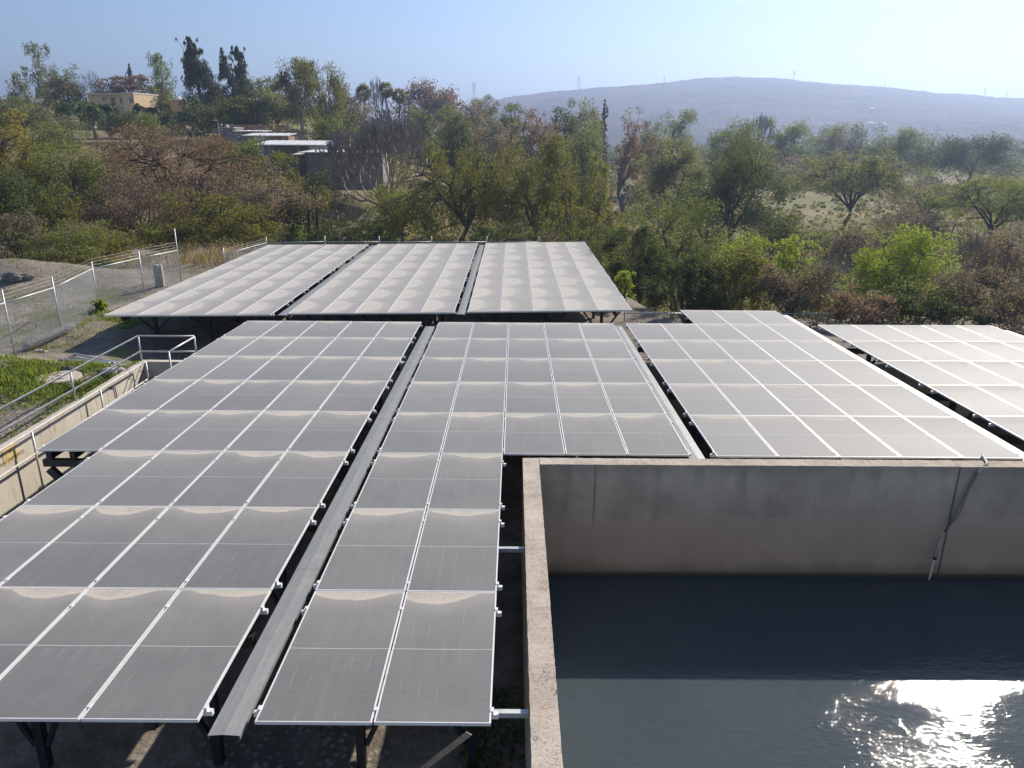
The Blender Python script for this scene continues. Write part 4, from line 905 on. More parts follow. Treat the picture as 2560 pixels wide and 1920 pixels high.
# bare trees: label, px, top py, distance, width px, bark, levels, thickness
BARE = [
 ('great bare grey tree spreading in front of the lowest shed', 968, 284, 78, 330, 'bark_twig', 8, 1.15, G1, 0.75),
 ('bare dark snag inside the reddish trees', 480, 440, 58, 120, 'bark_dark', 5, 1.3, G1, 0.5),
 ('pale bare shrub behind the pale array at the right', 2090, 630, 32, 170, 'bark_pale', 6, 0.55, G1, 0.7),
 ('bare grey tree right of the glowing yellow-green bush', 2425, 540, 46, 210, 'bark_grey', 6, 0.7, G1, 0.6),
 ('bare twiggy tree under the light green bushes', 1935, 610, 41, 150, 'bark_grey', 6, 0.6, G1, 0.7),
 ('thin bare tree below the great bare tree', 870, 500, 60, 170, 'bark_grey', 7, 0.6, G1, 0.8),
 ('bare brown tree below the sheds at the right of the twiggy tree', 820, 455, 70, 170, 'bark_grey', 7, 0.6, G1, 0.8),
 ('bare tree on the skyline left of the yellow house', 205, 178, 205, 110, 'bark_grey', 6, 0.9, G4, 0.6),
 ('bare pale tree between the fan palms', 940, 195, 220, 60, 'bark_grey', 6, 0.9, G4, 0.6),
 ('bare tree in the hazy tree line below the hill', 1900, 285, 200, 80, 'bark_grey', 6, 0.9, G3, 0.6),
 ('bare tree rising from the hazy tree line left of the umbrella acacia', 2145, 312, 190, 60, 'bark_grey', 5, 0.9, G3, 0.6),
 ('bare grey thicket tree left of the grey-brown twiggy tree', 590, 470, 58, 190, 'bark_grey', 7, 0.6, G1, 0.8),
]
for i, (label, px, py, Y, wpx, bk, lv, th, grp, up) in enumerate(BARE):
    x, g, zt, mpp = place(px, py, Y)
    make_bare('bare_tree' if zt - g > 3 else 'bare_shrub', label, (x, Y, g), max(zt - g, 0.8), wpx * mpp, 300 + i, bk, lv, 'tree' if zt - g > 3 else 'shrub', grp, up, thick=th)
PALMS = [
 ('left one of the three shaggy fan palms on the skyline', 911, 206, 200, 58, True), ('tallest, middle one of the three shaggy fan palms', 967, 199, 205, 56, True), ('right one of the three shaggy fan palms', 997, 215, 205, 54, True),
 ('feather palm left of the yellow house, farthest left', 165, 235, 150, 85, False), ('feather palm left of the yellow house, second from the left', 222, 238, 148, 80, False), ('drooping feather palm touching the yellow house', 262, 245, 152, 75, False),
 ('small dark palm in front of the yellow house windows', 340, 250, 160, 52, False), ('palm at the right corner of the yellow house', 378, 258, 160, 50, False), ('arching palm before the porch', 412, 268, 158, 60, False), ('palm between the porch and the utility pole', 448, 262, 162, 60, False),
]
for i, (label, px, py, Y, wpx, fan) in enumerate(PALMS):
    x, g, zt, mpp = place(px, py, Y); make_palm('fan_palm' if fan else 'feather_palm', label, (x, Y, g), zt - g, wpx * mpp, 400 + i, fan, 'palms on the left hillside')

# undergrowth and far woodland nobody could count
def scrub(name, label, mat, seed, n, region, size, per, lsz, mask=None, flat=0.7):
    rng = np.random.RandomState(seed); (x0, x1, y0, y1) = region
    y = np.exp(rng.uniform(math.log(y0), math.log(y1), n)); x = rng.uniform(0, 1, n)
    x = (x0 + (x1 - x0) * x) * y if abs(x0) < 3 and abs(x1) < 3 else x0 + (x1 - x0) * x
    if mask is not None: k = mask(x, y); x, y = x[k], y[k]
    z = HT(x, y); n = len(x); sz = rng.uniform(size[0], size[1], n) * (1 + 0.5 * (rng.uniform(0, 1, n) > 0.85))
    idx = np.repeat(np.arange(n), per); g = norm(rng.normal(size=(n * per, 3))) * np.power(rng.uniform(0.2, 1, (n * per, 1)), 0.4)
    P = np.stack([x, y, z], -1)[idx] + g * np.stack([sz, sz, sz * flat], -1)[idx]; P[:, 2] += sz[idx] * flat * 0.85
    d = rng.normal(size=P.shape) + g * 0.5; l = np.maximum(lsz, 0.0034 * y[idx]) * rng.uniform(0.7, 1.4, len(P))
    o = link(name, leaves_mesh(P, d, l, l * 0.6, rng, M[mat], name)); tag(o, label, 'scrub', None, 'stuff')
meadow = lambda x, y: ~((x / y > 0.33) & (x / y < 0.52) & (y > 98) & (y < 172)) & ~((x / y > -0.68) & (x / y < -0.18) & (y < 205) & (y > 70) & (np.sin(x * 12.9 + y * 7.7) > -0.75))
nearok = lambda x, y: (y > 50 - 19.5 * sst(3, 9, x)) & meadow(x, y)
scrub('undergrowth', 'dark green undergrowth below the trees behind the arrays', 'leaf_dark', 1, 220, (-0.78, 0.85, 28, 80), (0.7, 1.5), 110, 0.14, nearok)
scrub('undergrowth', 'dry brown undergrowth below the trees behind the arrays', 'leaf_dry', 2, 230, (-0.78, 0.85, 28, 95), (0.6, 1.4), 110, 0.14, nearok)
scrub('undergrowth', 'olive undergrowth below the trees behind the arrays', 'leaf_olive', 3, 230, (-0.78, 0.85, 28, 100), (0.7, 1.6), 110, 0.14, nearok)
scrub('woodland', 'green scrub woodland across the valley and hillside', 'leaf_feathery', 4, 1000, (-0.85, 0.9, 62, 800), (1.3, 3.2), 62, 0.3, meadow)
scrub('woodland', 'olive scrub woodland across the valley and hillside', 'leaf_olive', 5, 1000, (-0.85, 0.9, 62, 800), (1.3, 3.4), 62, 0.3, meadow)
scrub('woodland', 'brown dry scrub woodland across the valley and hillside', 'leaf_dry', 6, 1000, (-0.85, 0.9, 62, 800), (1.2, 3.0), 58, 0.3, meadow)
scrub('woodland', 'dark green woodland at the foot of the hill', 'leaf_dark', 7, 900, (-0.1, 0.95, 240, 1000), (2.5, 5.5), 56, 0.8)
scrub('meadow_tufts', 'dry grass tufts scattered over the meadow', 'leaf_olive', 8, 800, (0.1, 0.7, 70, 210), (0.25, 0.7), 24, 0.35, None, 0.5)

# grass and weeds on the bank at the left (blades)
def blades(name, label, mat, seed, n, rect, hgt, keep=None, wd=0.02, bend=0.5):
    rng = np.random.RandomState(seed); x = rng.uniform(rect[0], rect[1], n); y = rng.uniform(rect[2], rect[3], n)
    dens = wav(x, y, 0.9, 4) + wav(x, y, 2.2, 12) * 0.6
    k = dens > rng.uniform(-2.0, 1.1, n)
    if keep is not None: k &= keep(x, y)
    x, y, dens = x[k], y[k], dens[k]; n = len(x); z = HT(x, y); h = hgt * rng.uniform(0.4, 1.2, n) * (0.7 + 0.25 * np.clip(dens, -1, 2))
    d = norm(np.stack([rng.normal(size=n) * bend, rng.normal(size=n) * bend, np.ones(n)], -1)); c = np.stack([x, y, z], -1) + d * (h * 0.45)[:, None]
    tag(link(name, leaves_mesh(c, d, h, wd * rng.uniform(0.7, 1.6, n), rng, M[mat], name)), label, 'grass', None, 'stuff')
left = lambda x, y: (x < RWX - 0.13) & ~((x > -14.9) & (y > 21.2) & (x < -11.2) & (y < 24.6))
blades('grass', 'green grass on the bank behind the pipe railing', 'leaf_grass', 11, 60000, (-20, RWX - 0.12, 6, 21.8), 0.24, left)
blades('weeds', 'broad dark weeds along the retaining wall', 'leaf_weed', 12, 42000, (-16, RWX - 0.12, 6, 20.5), 0.20, left, 0.035, 1.0)
blades('grass', 'bright grass between fence and left back array', 'leaf_grass', 13, 9000, (-17, -13.6, 24.2, 29.5), 0.22, lambda x, y: (x < -14.2 + (y - 25) * 0.02), 0.025)
blades('dry_grass', 'short dry grass on the dirt beyond the fence', 'leaf_straw', 14, 16000, (-34, -15.5, 22, 46), 0.13, None, 0.03, 1.0)
blades('dry_grass', 'dry stalks at the foot of the bushes beyond the fence', 'leaf_straw', 15, 5000, (-34, -16, 40, 48), 0.7, None, 0.05, 0.5)
blades('weeds', 'weeds in the shade between the tank wall and the panels', 'leaf_weed', 16, 2500, (-0.6, 0.18, 5.0, 9.0), 0.16, None, 0.05, 1.0)

# ------------------------------------------------------------------ buildings on the hillside
def brickmat():
    t = NT('brick'); p = t.coord('Object'); br = t.node('ShaderNodeTexBrick'); t.set(br.inputs['Vector'], t.mapping(p, (1, 1, 1))); br.inputs['Scale'].default_value = 3.0
    n = t.noise(p, 1.2, 5, 0.6); col = t.mix(t.step(n, 0.3, 0.7), (0.27, 0.16, 0.11), (0.42, 0.27, 0.19)); M['brick'] = t.P(color=col, rough=0.9)
brickmat()
plain('wall_yellow', (0.60, 0.46, 0.27), 0.85, 0, 0.1, 0.6); plain('wall_orange', (0.55, 0.37, 0.20), 0.85, 0, 0.12, 0.6); plain('slab_cream', (0.62, 0.55, 0.44), 0.8, 0, 0.15, 0.7)
plain('sheet_white', (0.74, 0.72, 0.69), 0.45, 0.1, 0.12, 0.5); plain('sheet_grey', (0.25, 0.26, 0.27), 0.6, 0.2, 0.25, 0.8); plain('block_grey', (0.24, 0.22, 0.20), 0.9, 0, 0.25, 0.8)
plain('glass_dark', (0.03, 0.035, 0.05), 0.15); plain('door_red', (0.16, 0.07, 0.06), 0.5); plain('window_frame', (0.55, 0.50, 0.43), 0.6); plain('roof_tile', (0.42, 0.18, 0.10), 0.85, 0, 0.25, 1.5)
plain('thatch', (0.34, 0.27, 0.18), 0.95, 0, 0.25, 2.5); plain('plastic_black', (0.02, 0.02, 0.022), 0.5); plain('plastic_white', (0.72, 0.70, 0.66), 0.5)
class Bld:
    """house frame: local x along the facade, y away from the viewer, z up"""
    def __init__(self, name, label, px, pbase, Y, rz=0.0, cat='house', group='buildings on the hillside'):
        q = at_y(px, pbase, Y); self.o = empty(name, (q.x, Y, q.z), R(rz)); tag(self.o, label, cat, group); self.m = self.mpp = (Y * math.cos(PITCH) - q.z * math.sin(PITCH)) / FPX
    def box(self, name, x0, x1, y0, y1, z0, z1, mat, parent=None): return MB().bx(x0, x1, y0, y1, z0, z1).build(name, M[mat], parent or self.o)
    def window(self, x0, x1, z0, z1, y=0.0, door=False, face='front'):
        if face == 'front':
            f = self.box('door' if door else 'window', x0 - 0.08, x1 + 0.08, y - 0.06, y + 0.02, z0 - 0.08, z1 + 0.08, 'window_frame' if not door else 'door_red')
            xm = (x0 + x1) / 2
            for a, b in ((x0, xm - 0.04), (xm + 0.04, x1)): self.box('panel' if door else 'pane', a, b, y - 0.075, y - 0.062, z0, z1, 'glass_dark' if not door else 'door_red', f)
        else:
            f = self.box('window', y - 0.02, y + 0.06, x0 - 0.08, x1 + 0.08, z0 - 0.08, z1 + 0.08, 'window_frame')
            self.box('pane', y + 0.062, y + 0.075, x0, x1, z0, z1, 'glass_dark', f)
    def roof(self, x0, x1, y0, y1, zf, zb, mat, th=0.12, ridges=True):
        """sloped sheet roof; corrugation as real ribs"""
        mb = MB(); mb.add([(x0, y0, zf), (x1, y0, zf), (x1, y1, zb), (x0, y1, zb), (x0, y0, zf + th), (x1, y0, zf + th), (x1, y1, zb + th), (x0, y1, zb + th)], [(3, 2, 1, 0), (4, 5, 6, 7), (0, 1, 5, 4), (2, 3, 7, 6), (1, 2, 6, 5), (3, 0, 4, 7)])
        r = mb.build('roof', M[mat], self.o)
        if ridges:
            k = MB(); n = max(3, int((x1 - x0) / 0.9))
            for i in range(1, n): xx = x0 + (x1 - x0) * i / n; k.bar((xx, y0, zf + th + 0.015), (xx, y1, zb + th + 0.015), 0.06, 0.04)
            k.build('ribs', M[mat], r)
        return r
# big yellow two-storey house
h = Bld('yellow_house', 'two-storey yellow house with flat roof and red door on the hillside', 232, 318, 190, -6); s = h.mpp
L_ = 60 * s + 36 * s; top, f2, b1 = 76 * s, 50 * s, 27 * s
h.box('wall', 0, 100 * s, 0, 9, f2, top, 'wall_yellow'); h.box('wall', 30 * s, 100 * s, 0.03, 8.8, 0.3, f2 - 0.02, 'wall_yellow')
h.box('wall', 100 * s + 0.01, 130 * s, -1.6, 8.5, b1, top + 0.15, 'wall_yellow')
h.box('roof', -6 * s, 99.8 * s, -1.0, 9.4, top, top + 0.28, 'slab_cream'); h.box('roof', 99.9 * s, 131 * s, -1.9, 9.0, top + 0.152, top + 0.42, 'slab_cream')
h.box('balcony_slab', 20 * s, 99.5 * s, -1.1, 0.02, f2 - 0.3, f2 - 0.05, 'slab_cream')
for a, b, z0, z1, dr in ((38 * s, 47 * s, 62 * s, 70 * s, False), (60 * s, 69 * s, 50 * s, 69 * s, True), (83 * s, 93 * s, 56 * s, 69 * s, False), (62 * s, 67 * s, 33 * s, 40 * s, False), (72 * s, 78 * s, 33 * s, 40 * s, False)): h.window(a, b, z0, z1, 0.0 if z0 > f2 - 1 else 0.03, dr)
h.window(118 * s, 126 * s, 56 * s, 69 * s, -1.6)
h.box('terrace_roof', 58 * s, 142 * s, -5.5, -1.95, 23 * s, 26 * s, 'slab_cream')
for xx in (60 * s, 80 * s, 100 * s, 120 * s, 140 * s): h.box('column', xx - 0.15, xx + 0.15, -5.4, -5.1, -2.5, 23 * s, 'slab_cream')
# porch building and second yellow house
h = Bld('porch', 'open brick porch with pale columns below the yellow house', 374, 321, 172, 0); s = h.mpp
h.box('wall', 0, 78 * s, 3.0, 3.3, -1, 28 * s, 'brick'); h.roof(-3 * s, 40 * s, -0.6, 4.2, 27 * s, 33 * s, 'roof_tile', 0.2, False)
for xx in (0, 13 * s, 36 * s): h.box('column', xx, xx + 0.35, -0.3, 0.05, -1, 27 * s, 'slab_cream')
h.box('floor', -2 * s, 78 * s, -0.8, 3, -1.2, -0.4, 'slab_cream')
h = Bld('orange_house', 'small orange house with white flat roof behind the utility pole', 432, 300, 196, 4); s = h.mpp
h.box('wall', 0, 36 * s, 0, 7, -1, 46 * s, 'wall_orange'); h.box('roof', 4 * s, 54 * s, -1.6, 7.4, 46.2 * s, 48.5 * s, 'sheet_white'); h.window(20 * s, 26 * s, 34 * s, 42 * s)
tk = MB().tube([(9 * s, 3, 48.6 * s), (9 * s, 3, 54 * s), (9 * s, 3, 57 * s)], [0.75, 0.75, 0.35], 12).build('roof_tank', M['plastic_white'], h.o, True)
# garden walls, lamp, pavilion
for lab, px0, px1, pyb, hh, Y, mt in (('dark garden wall below the porch', 368, 470, 335, 12, 165, 'block_grey'), ('brick perimeter wall behind the sheds', 580, 722, 333, 20, 124, 'brick'), ('low red brick wall right of the sheds', 722, 768, 350, 24, 120, 'brick'), ('pinkish garden wall behind the palms', 150, 262, 322, 18, 172, 'brick')):
    h = Bld('garden_wall', lab, px0, pyb, Y, 0, 'wall', 'walls on the hillside'); s = h.mpp; w = (px1 - px0) * s; h.box('wall', 0, w, 0, 0.22, -2, hh * s, mt)
    n = max(2, int(w / 3.2))
    for i in range(n + 1): h.box('pillar', w * i / n - 0.16, w * i / n + 0.16, -0.05, 0.27, -2, hh * s + 0.12, 'block_grey')
h = Bld('pavilion', 'small round thatched pavilion below the utility pole', 490, 340, 142, 0, 'pavilion'); s = h.mpp
MB().tube([(0, 0, 9 * s), (0, 0, 14 * s), (0, 0, 18.5 * s)], [19 * s, 11 * s, 0.3], 14).build('roof', M['thatch'], h.o)
for k in range(6): h.box('post', math.cos(k * 1.047) * 14 * s - 0.08, math.cos(k * 1.047) * 14 * s + 0.08, math.sin(k * 1.047) * 14 * s - 0.08, math.sin(k * 1.047) * 14 * s + 0.08, -2, 9.2 * s, 'bark')
h = Bld('garden_lamp', 'white globe lamp on a short post left of the terrace', 240, 336, 145, 0, 'lamp'); s = h.mpp
MB().tube([(0, 0, -1), (0, 0, 13 * s)], 0.06, 8).build('post', M['dull_steel'], h.o); MB().tube([(0, 0, 13 * s), (0, 0, 14 * s), (0, 0, 16 * s), (0, 0, 18 * s), (0, 0, 19 * s)], [0.1, 0.22, 0.3, 0.22, 0.06], 12).build('globe', M['plastic_white'], h.o, True)
h = Bld('utility_pole', 'leaning concrete utility pole with transformer beside the orange house', 482, 322, 158, 0, 'pole'); s = h.mpp
MB().tube([(0, 0, -1), (-9 * s, 0, 72 * s)], [0.17, 0.12], 8).build('pole', M['concrete_post'], h.o, True)
MB().bar((-11 * s, 0, 68 * s), (3 * s, 0, 67 * s), 0.1, 0.12).build('cross_arm', M['dull_steel'], h.o); MB().bar((-9 * s, 0, 59 * s), (3 * s, 0, 60 * s), 0.1, 0.1).build('cross_arm', M['dull_steel'], h.o)
MB().tube([(1 * s, -0.2, 34 * s), (1 * s, -0.2, 41 * s)], 0.34, 12).build('transformer', M['galvanised'], h.o, True)
# sheds
h = Bld('shed', 'open shed with wide white sheet roof', 642, 402, 92, 5, 'shed'); s = h.mpp
h.roof(-8 * s, 190 * s, -0.6, 9.0, 37 * s, 39.5 * s + 0.30, 'sheet_white', 0.1); h.box('wall', 0, 33 * s, 0, 0.15, -1.5, 36 * s, 'sheet_grey'); h.box('wall', 0, 186 * s, 8.4, 8.6, -1.5, 38 * s, 'block_grey')
for i in range(7): h.box('panel', 132 * s + i * 7.6 * s, 132 * s + i * 7.6 * s + 6.6 * s, 0.0, 0.06, 12 * s, 35 * s, 'sheet_white' if i % 3 else 'galvanised')
for xx in (34 * s, 103 * s, 131 * s, 185 * s): h.box('post', xx - 0.07, xx + 0.07, -0.1, 0.04, -1.5, 36.6 * s, 'dull_steel')
h = Bld('shed', 'low grey shed with pale roof behind the great bare tree', 760, 428, 84, 3, 'shed'); s = h.mpp
h.roof(-8 * s, 200 * s, -0.7, 7.5, 44.5 * s, 47 * s, 'sheet_white', 0.08); h.box('wall', 6 * s, 196 * s, 0, 6.5, 14 * s, 44 * s, 'sheet_grey'); h.box('wall', 6 * s, 196 * s, -0.03, 6.6, -2, 14 * s - 0.01, 'block_grey')
for i in range(24): h.box('panel', 7 * s + i * 7.8 * s, 7 * s + i * 7.8 * s + 7.2 * s, -0.05, -0.01, 15 * s, 43 * s, 'sheet_grey' if i % 2 else 'block_grey') if i % 2 == 0 or i > 2 else None
h = Bld('shed', 'brick shed with tilted pale roof above the white-roofed shed', 610, 362, 106, 6, 'shed'); s = h.mpp
h.roof(-2 * s, 110 * s, -0.6, 7, 21 * s, 27 * s, 'sheet_white', 0.09); h.box('wall', 25 * s, 63 * s, 0, 0.15, -2, 20.5 * s, 'sheet_grey'); h.box('wall', 63.3 * s, 110 * s, 0, 6.5, -2, 20.5 * s, 'brick'); h.box('wall', 0, 24.7 * s, 0, 0.2, -2, 20 * s, 'block_grey')
for i in range(5): h.box('panel', 26 * s + i * 5.2 * s, 26 * s + i * 5.2 * s + 4.6 * s, -0.05, -0.01, 0, 20 * s, 'galvanised')
h.window(51 * s, 60 * s, 5 * s, 15 * s, -0.03)
h = Bld('shed', 'small grey outbuilding with thin pale roof left of the brick shed', 588, 352, 114, 4, 'shed'); s = h.mpp
h.roof(-2 * s, 72 * s, -0.5, 5, 22 * s, 24 * s, 'sheet_white', 0.1); h.box('wall', 0, 68 * s, 0, 4.5, -2, 21.5 * s, 'block_grey'); h.window(6 * s, 10 * s, 8 * s, 16 * s)
h = Bld('block_house', 'unfinished grey block house with tanks on its roof', 546, 356, 118, 4, 'house'); s = h.mpp
h.box('wall', 3 * s, 42 * s, 0, 6, -3, 34 * s, 'block_grey'); h.box('roof', 2 * s, 43 * s, -0.2, 6.2, 34.2 * s, 36 * s, 'slab_cream'); h.box('wall', -14 * s, 2.8 * s, 0.4, 4, -3, 33 * s, 'brick'); h.window(28 * s, 34 * s, 12 * s, 22 * s); h.window(12 * s, 19 * s, 0, 22 * s, 0, True)
MB().tube([(16 * s, 2, 36.2 * s), (16 * s, 2, 41 * s), (16 * s, 2, 43 * s)], [5 * s, 5 * s, 2 * s], 14).build('roof_tank', M['plastic_white'], h.o, True)
MB().tube([(2 * s, 1, 36.2 * s), (2 * s, 1, 42 * s), (2 * s, 1, 45 * s)], [0.5, 0.5, 0.25], 14).build('roof_tank', M['plastic_black'], h.o, True)
h = Bld('street_lamp', 'street lamp with curved arm beside the block house', 549, 345, 116, 0, 'lamp'); s = h.mpp
MB().tube([(0, 0, -2), (0, 0, 40 * s), (-2 * s, 0, 42 * s), (-8 * s, 0, 42 * s)], [0.09, 0.06, 0.05, 0.05], 8).build('pole', M['galvanised'], h.o, True); h.box('lamp_head', -11 * s, -6 * s, -0.15, 0.15, 41 * s, 43 * s, 'galvanised')
h = Bld('hut', 'tiny open hut with pale roof between the sheds', 738, 420, 86, 0, 'shed'); s = h.mpp
h.roof(-4 * s, 30 * s, -0.4, 2.5, 31 * s, 34 * s, 'slab_cream', 0.08, False); h.box('wall', 0, 27 * s, 1.8, 2, -2, 30 * s, 'block_grey')
for zz in (8, 14, 20, 26): h.box('plank', 0, 27 * s, -0.05, 0.02, zz * s, zz * s + 0.12, 'beam_tan')
for xx in (0, 26 * s): h.box('post', xx, xx + 0.12, 0.03, 0.15, -2, 30.8 * s, 'bark')
h = Bld('corral', 'pale wooden corral rails right of the brick shed', 737, 352, 108, 0, 'fence', None); s = h.mpp
for zz in (2, 6, 10): MB().bar((0, 0, zz * s), (21 * s, 0, (zz + 0.6) * s), 0.07, 0.1).build('rail', M['bark_pale'], h.o)
for xx in (1, 8, 15, 20): h.box('post', xx * s, xx * s + 0.12, 0.06, 0.18, -2, 12 * s, 'bark_pale')
h = Bld('far_house', 'red-roofed open house on the skyline above the brown trees', 1130, 252, 270, 0, 'house'); s = h.mpp
h.roof(-16 * s, 14 * s, -1, 6, 8 * s, 15 * s, 'roof_tile', 0.25, False); h.box('wall', -12 * s, 6 * s, 2, 5, -4, 8 * s, 'slab_cream')
for xx in (-10, 0, 11): h.box('column', xx * s, xx * s + 0.4, -0.5, -0.1, -4, 8.2 * s, 'slab_cream')
# pale sheds far off on the lower slope of the hill
def hill_at(px, py):
    v = ray(px, py); best = None
    for d in np.linspace(860, 1990, 600):
        q = v * (d / math.hypot(v.x, v.y)); a = math.degrees(math.atan2(q.x, q.y)); rz_ = np.interp(a, raz, rz); z = -14 + (rz_ + 14) * ((d - 850) / (HD - 850)) ** 1.25
        if z >= q.z: return q
    return v * (1200 / v.y)
for px, py, w_, lab in ((2182, 279, 6, 'tiny white shed high on the distant hill'), (2180, 317, 12, 'long white shed low on the distant hill'), (2214, 320, 6, 'tiny white shed beside the long one on the distant hill')):
    q = hill_at(px, py); d = q.length; o = empty('far_shed', q); tag(o, lab, 'shed', 'sheds on the distant hill'); w = w_ * d / FPX; MB().bx(-w / 2, w / 2, 0, 8, -10, 4.0).build('wall', M['block_grey'], o)
    MB().add([(-w / 2 - .5, -1, 4.01), (w / 2 + .5, -1, 4.01), (w / 2 + .5, 9, 6.5), (-w / 2 - .5, 9, 6.5), (-w / 2 - .5, -1, 4.5), (w / 2 + .5, -1, 4.5), (w / 2 + .5, 9, 7), (-w / 2 - .5, 9, 7)], [(3, 2, 1, 0), (4, 5, 6, 7), (0, 1, 5, 4), (2, 3, 7, 6), (1, 2, 6, 5), (3, 0, 4, 7)]).build('roof', M['concrete_post'], o)
# power pylons on the ridge
PYL = [(1185, 250, 38, 'leftmost power pylon on the skyline beside the green tree', 1500), (1447, 222, 27, 'power pylon on the left shoulder of the hill', 0), (1660, 208, 16, 'small power pylon left of the summit', 0), (1983, 203, 21, 'power pylon just right of the summit', 0), (2094, 214, 10, 'small power pylon, second right of the summit', 0), (2212, 220, 12, 'small power pylon, third right of the summit', 0), (2305, 227, 10, 'small power pylon, fourth right of the summit', 0), (2461, 239, 15, 'power pylon near the right picture edge', 0), (2515, 243, 12, 'rightmost power pylon on the ridge', 0)]
for px, pb, hp_, lab, dd in PYL:
    v = ray(px, pb); D = dd or HD; q = v * (D / math.hypot(v.x, v.y)); o = empty('power_pylon', q); tag(o, lab, 'pylon', 'power pylons on the ridge'); H = hp_ * D / FPX; w = H * 0.11; r = 0.010 * H
    for sx in (-1, 1):
        for sy in (-1, 1): MB().tube([(sx * w, sy * w, -8), (sx * w * 0.4, sy * w * 0.4, H * 0.6), (sx * w * 0.22, sy * w * 0.22, H)], r, 4).build('leg', M['dull_steel'], o)
    for zz in (0.68, 0.82, 0.96): MB().bar((-H * 0.17, 0, H * zz), (H * 0.17, 0, H * zz), r * 2, r * 2.6).build('cross_arm', M['dull_steel'], o)
    for a in range(5):
        z0, z1 = H * a * 0.16, H * (a + 1) * 0.16; k0, k1 = w * (1 - a * 0.17), w * (1 - (a + 1) * 0.17)
        MB().bar((-k0, -k0, z0), (k1, -k1, z1), r, r).bar((k0, -k0, z0), (-k1, -k1, z1), r, r).build('lattice', M['dull_steel'], o)

# ------------------------------------------------------------------ goats in the meadow
plain('goat_white', (0.72, 0.68, 0.60), 0.9, 0, 0.1, 4)
def goat_mesh(lying, seed):
    """one continuous body: trunk rings from rump to muzzle, four jointed legs, ears, tail"""
    rings = [(-0.48, 0.62, 0.04, 0.05), (-0.44, 0.60, 0.12, 0.15), (-0.30, 0.60, 0.16, 0.19), (0.0, 0.575, 0.165, 0.205), (0.25, 0.575, 0.15, 0.205), (0.38, 0.63, 0.12, 0.16), (0.47, 0.74, 0.08, 0.11), (0.54, 0.86, 0.062, 0.085), (0.60, 0.92, 0.07, 0.08), (0.68, 0.90, 0.055, 0.06), (0.77, 0.85, 0.035, 0.04), (0.79, 0.84, 0.012, 0.015)]
    dz = -0.34 if lying else 0.0; mb = MB(); n = 8; vs_, fs = [], []
    for i, (x, z, ry, rz_) in enumerate(rings):
        for k in range(n): t = 2 * math.pi * k / n; vs_.append((x, ry * math.cos(t), z + dz + rz_ * math.sin(t)))
        if i:
            for k in range(n): k2 = (k + 1) % n; fs.append(((i - 1) * n + k, (i - 1) * n + k2, i * n + k2, i * n + k))
    fs += [tuple(range(n))[::-1], tuple(len(vs_) - n + k for k in range(n))]; mb.add(vs_, fs)
    for sy in (-1, 1):
        if lying:
            mb.tube([(0.26, sy * 0.09, 0.16), (0.42, sy * 0.13, 0.07), (0.24, sy * 0.15, 0.04)], [0.06, 0.04, 0.025], 6); mb.tube([(-0.32, sy * 0.09, 0.2), (-0.12, sy * 0.17, 0.08), (-0.36, sy * 0.18, 0.05), (-0.2, sy * 0.19, 0.03)], [0.09, 0.06, 0.035, 0.025], 6)
        else:
            mb.tube([(0.27, sy * 0.09, 0.52), (0.29, sy * 0.095, 0.28), (0.275, sy * 0.095, 0.05), (0.29, sy * 0.095, 0.0)], [0.07, 0.036, 0.024, 0.03], 6); mb.tube([(-0.34, sy * 0.09, 0.56), (-0.27, sy * 0.10, 0.38), (-0.41, sy * 0.10, 0.22), (-0.38, sy * 0.10, 0.04), (-0.36, sy * 0.10, 0.0)], [0.10, 0.06, 0.034, 0.024, 0.03], 6)
        mb.tube([(0.575, sy * 0.055, 0.95 + dz), (0.56, sy * 0.13, 0.91 + dz)], [0.03, 0.008], 5); mb.tube([(0.585, sy * 0.03, 0.97 + dz), (0.53, sy * 0.05, 1.06 + dz)], [0.016, 0.005], 5)
    mb.tube([(-0.47, 0, 0.68 + dz), (-0.53, 0, 0.76 + dz)], [0.03, 0.012], 5)
    return mb.mesh('goat', M['goat_white'], True)
GM = (goat_mesh(False, 0), goat_mesh(True, 1))
GOATS = [(1886, 449, 0, 'white goat at the left edge of the meadow under the dark tree'), (1905, 455, 0, 'white goat grazing left of the meadow post'), (1942, 446, 0, 'white goat standing highest in the meadow'), (1950, 453, 1, 'white goat lying behind the small dark meadow bush'), (1987, 463, 0, 'white goat standing in the open meadow right of the post'), (2010, 457, 1, 'white goat lying left of the umbrella acacia crown'), (2143, 470, 1, 'white goat lying under the umbrella acacia, left of the pair'), (2162, 471, 0, 'white goat under the umbrella acacia, right of the pair'), (2178, 474, 1, 'white goat lying at the right side of the umbrella acacia'), (2225, 482, 0, 'white goat right of the umbrella acacia'), (2265, 507, 1, 'white goat lying farthest right in the meadow')]
for i, (px, py, ly, lab) in enumerate(GOATS):
    Y = 150.0
    for _ in range(40): q = at_y(px, py, Y); Y = Y + (0.4 if q.z > hz(q.x, Y) else -0.4) * 3
    q = at_y(px, py, Y); o = link('goat', GM[ly]); o.location = (q.x, Y, hz(q.x, Y) + 0.01); o.rotation_euler = (0, 0, i * 1.9); o.scale = (1.25,) * 3; tag(o, lab, 'goat', 'goats in the meadow')
q = at_z(1938, 485, -12); tag(MB().tube([(q.x, q.y, hz(q.x, q.y) - 0.3), (q.x + 0.05, q.y, hz(q.x, q.y) + 2.0)], [0.11, 0.09], 7).build('meadow_post', M['bark']), 'brown wooden post standing in the meadow', 'post')
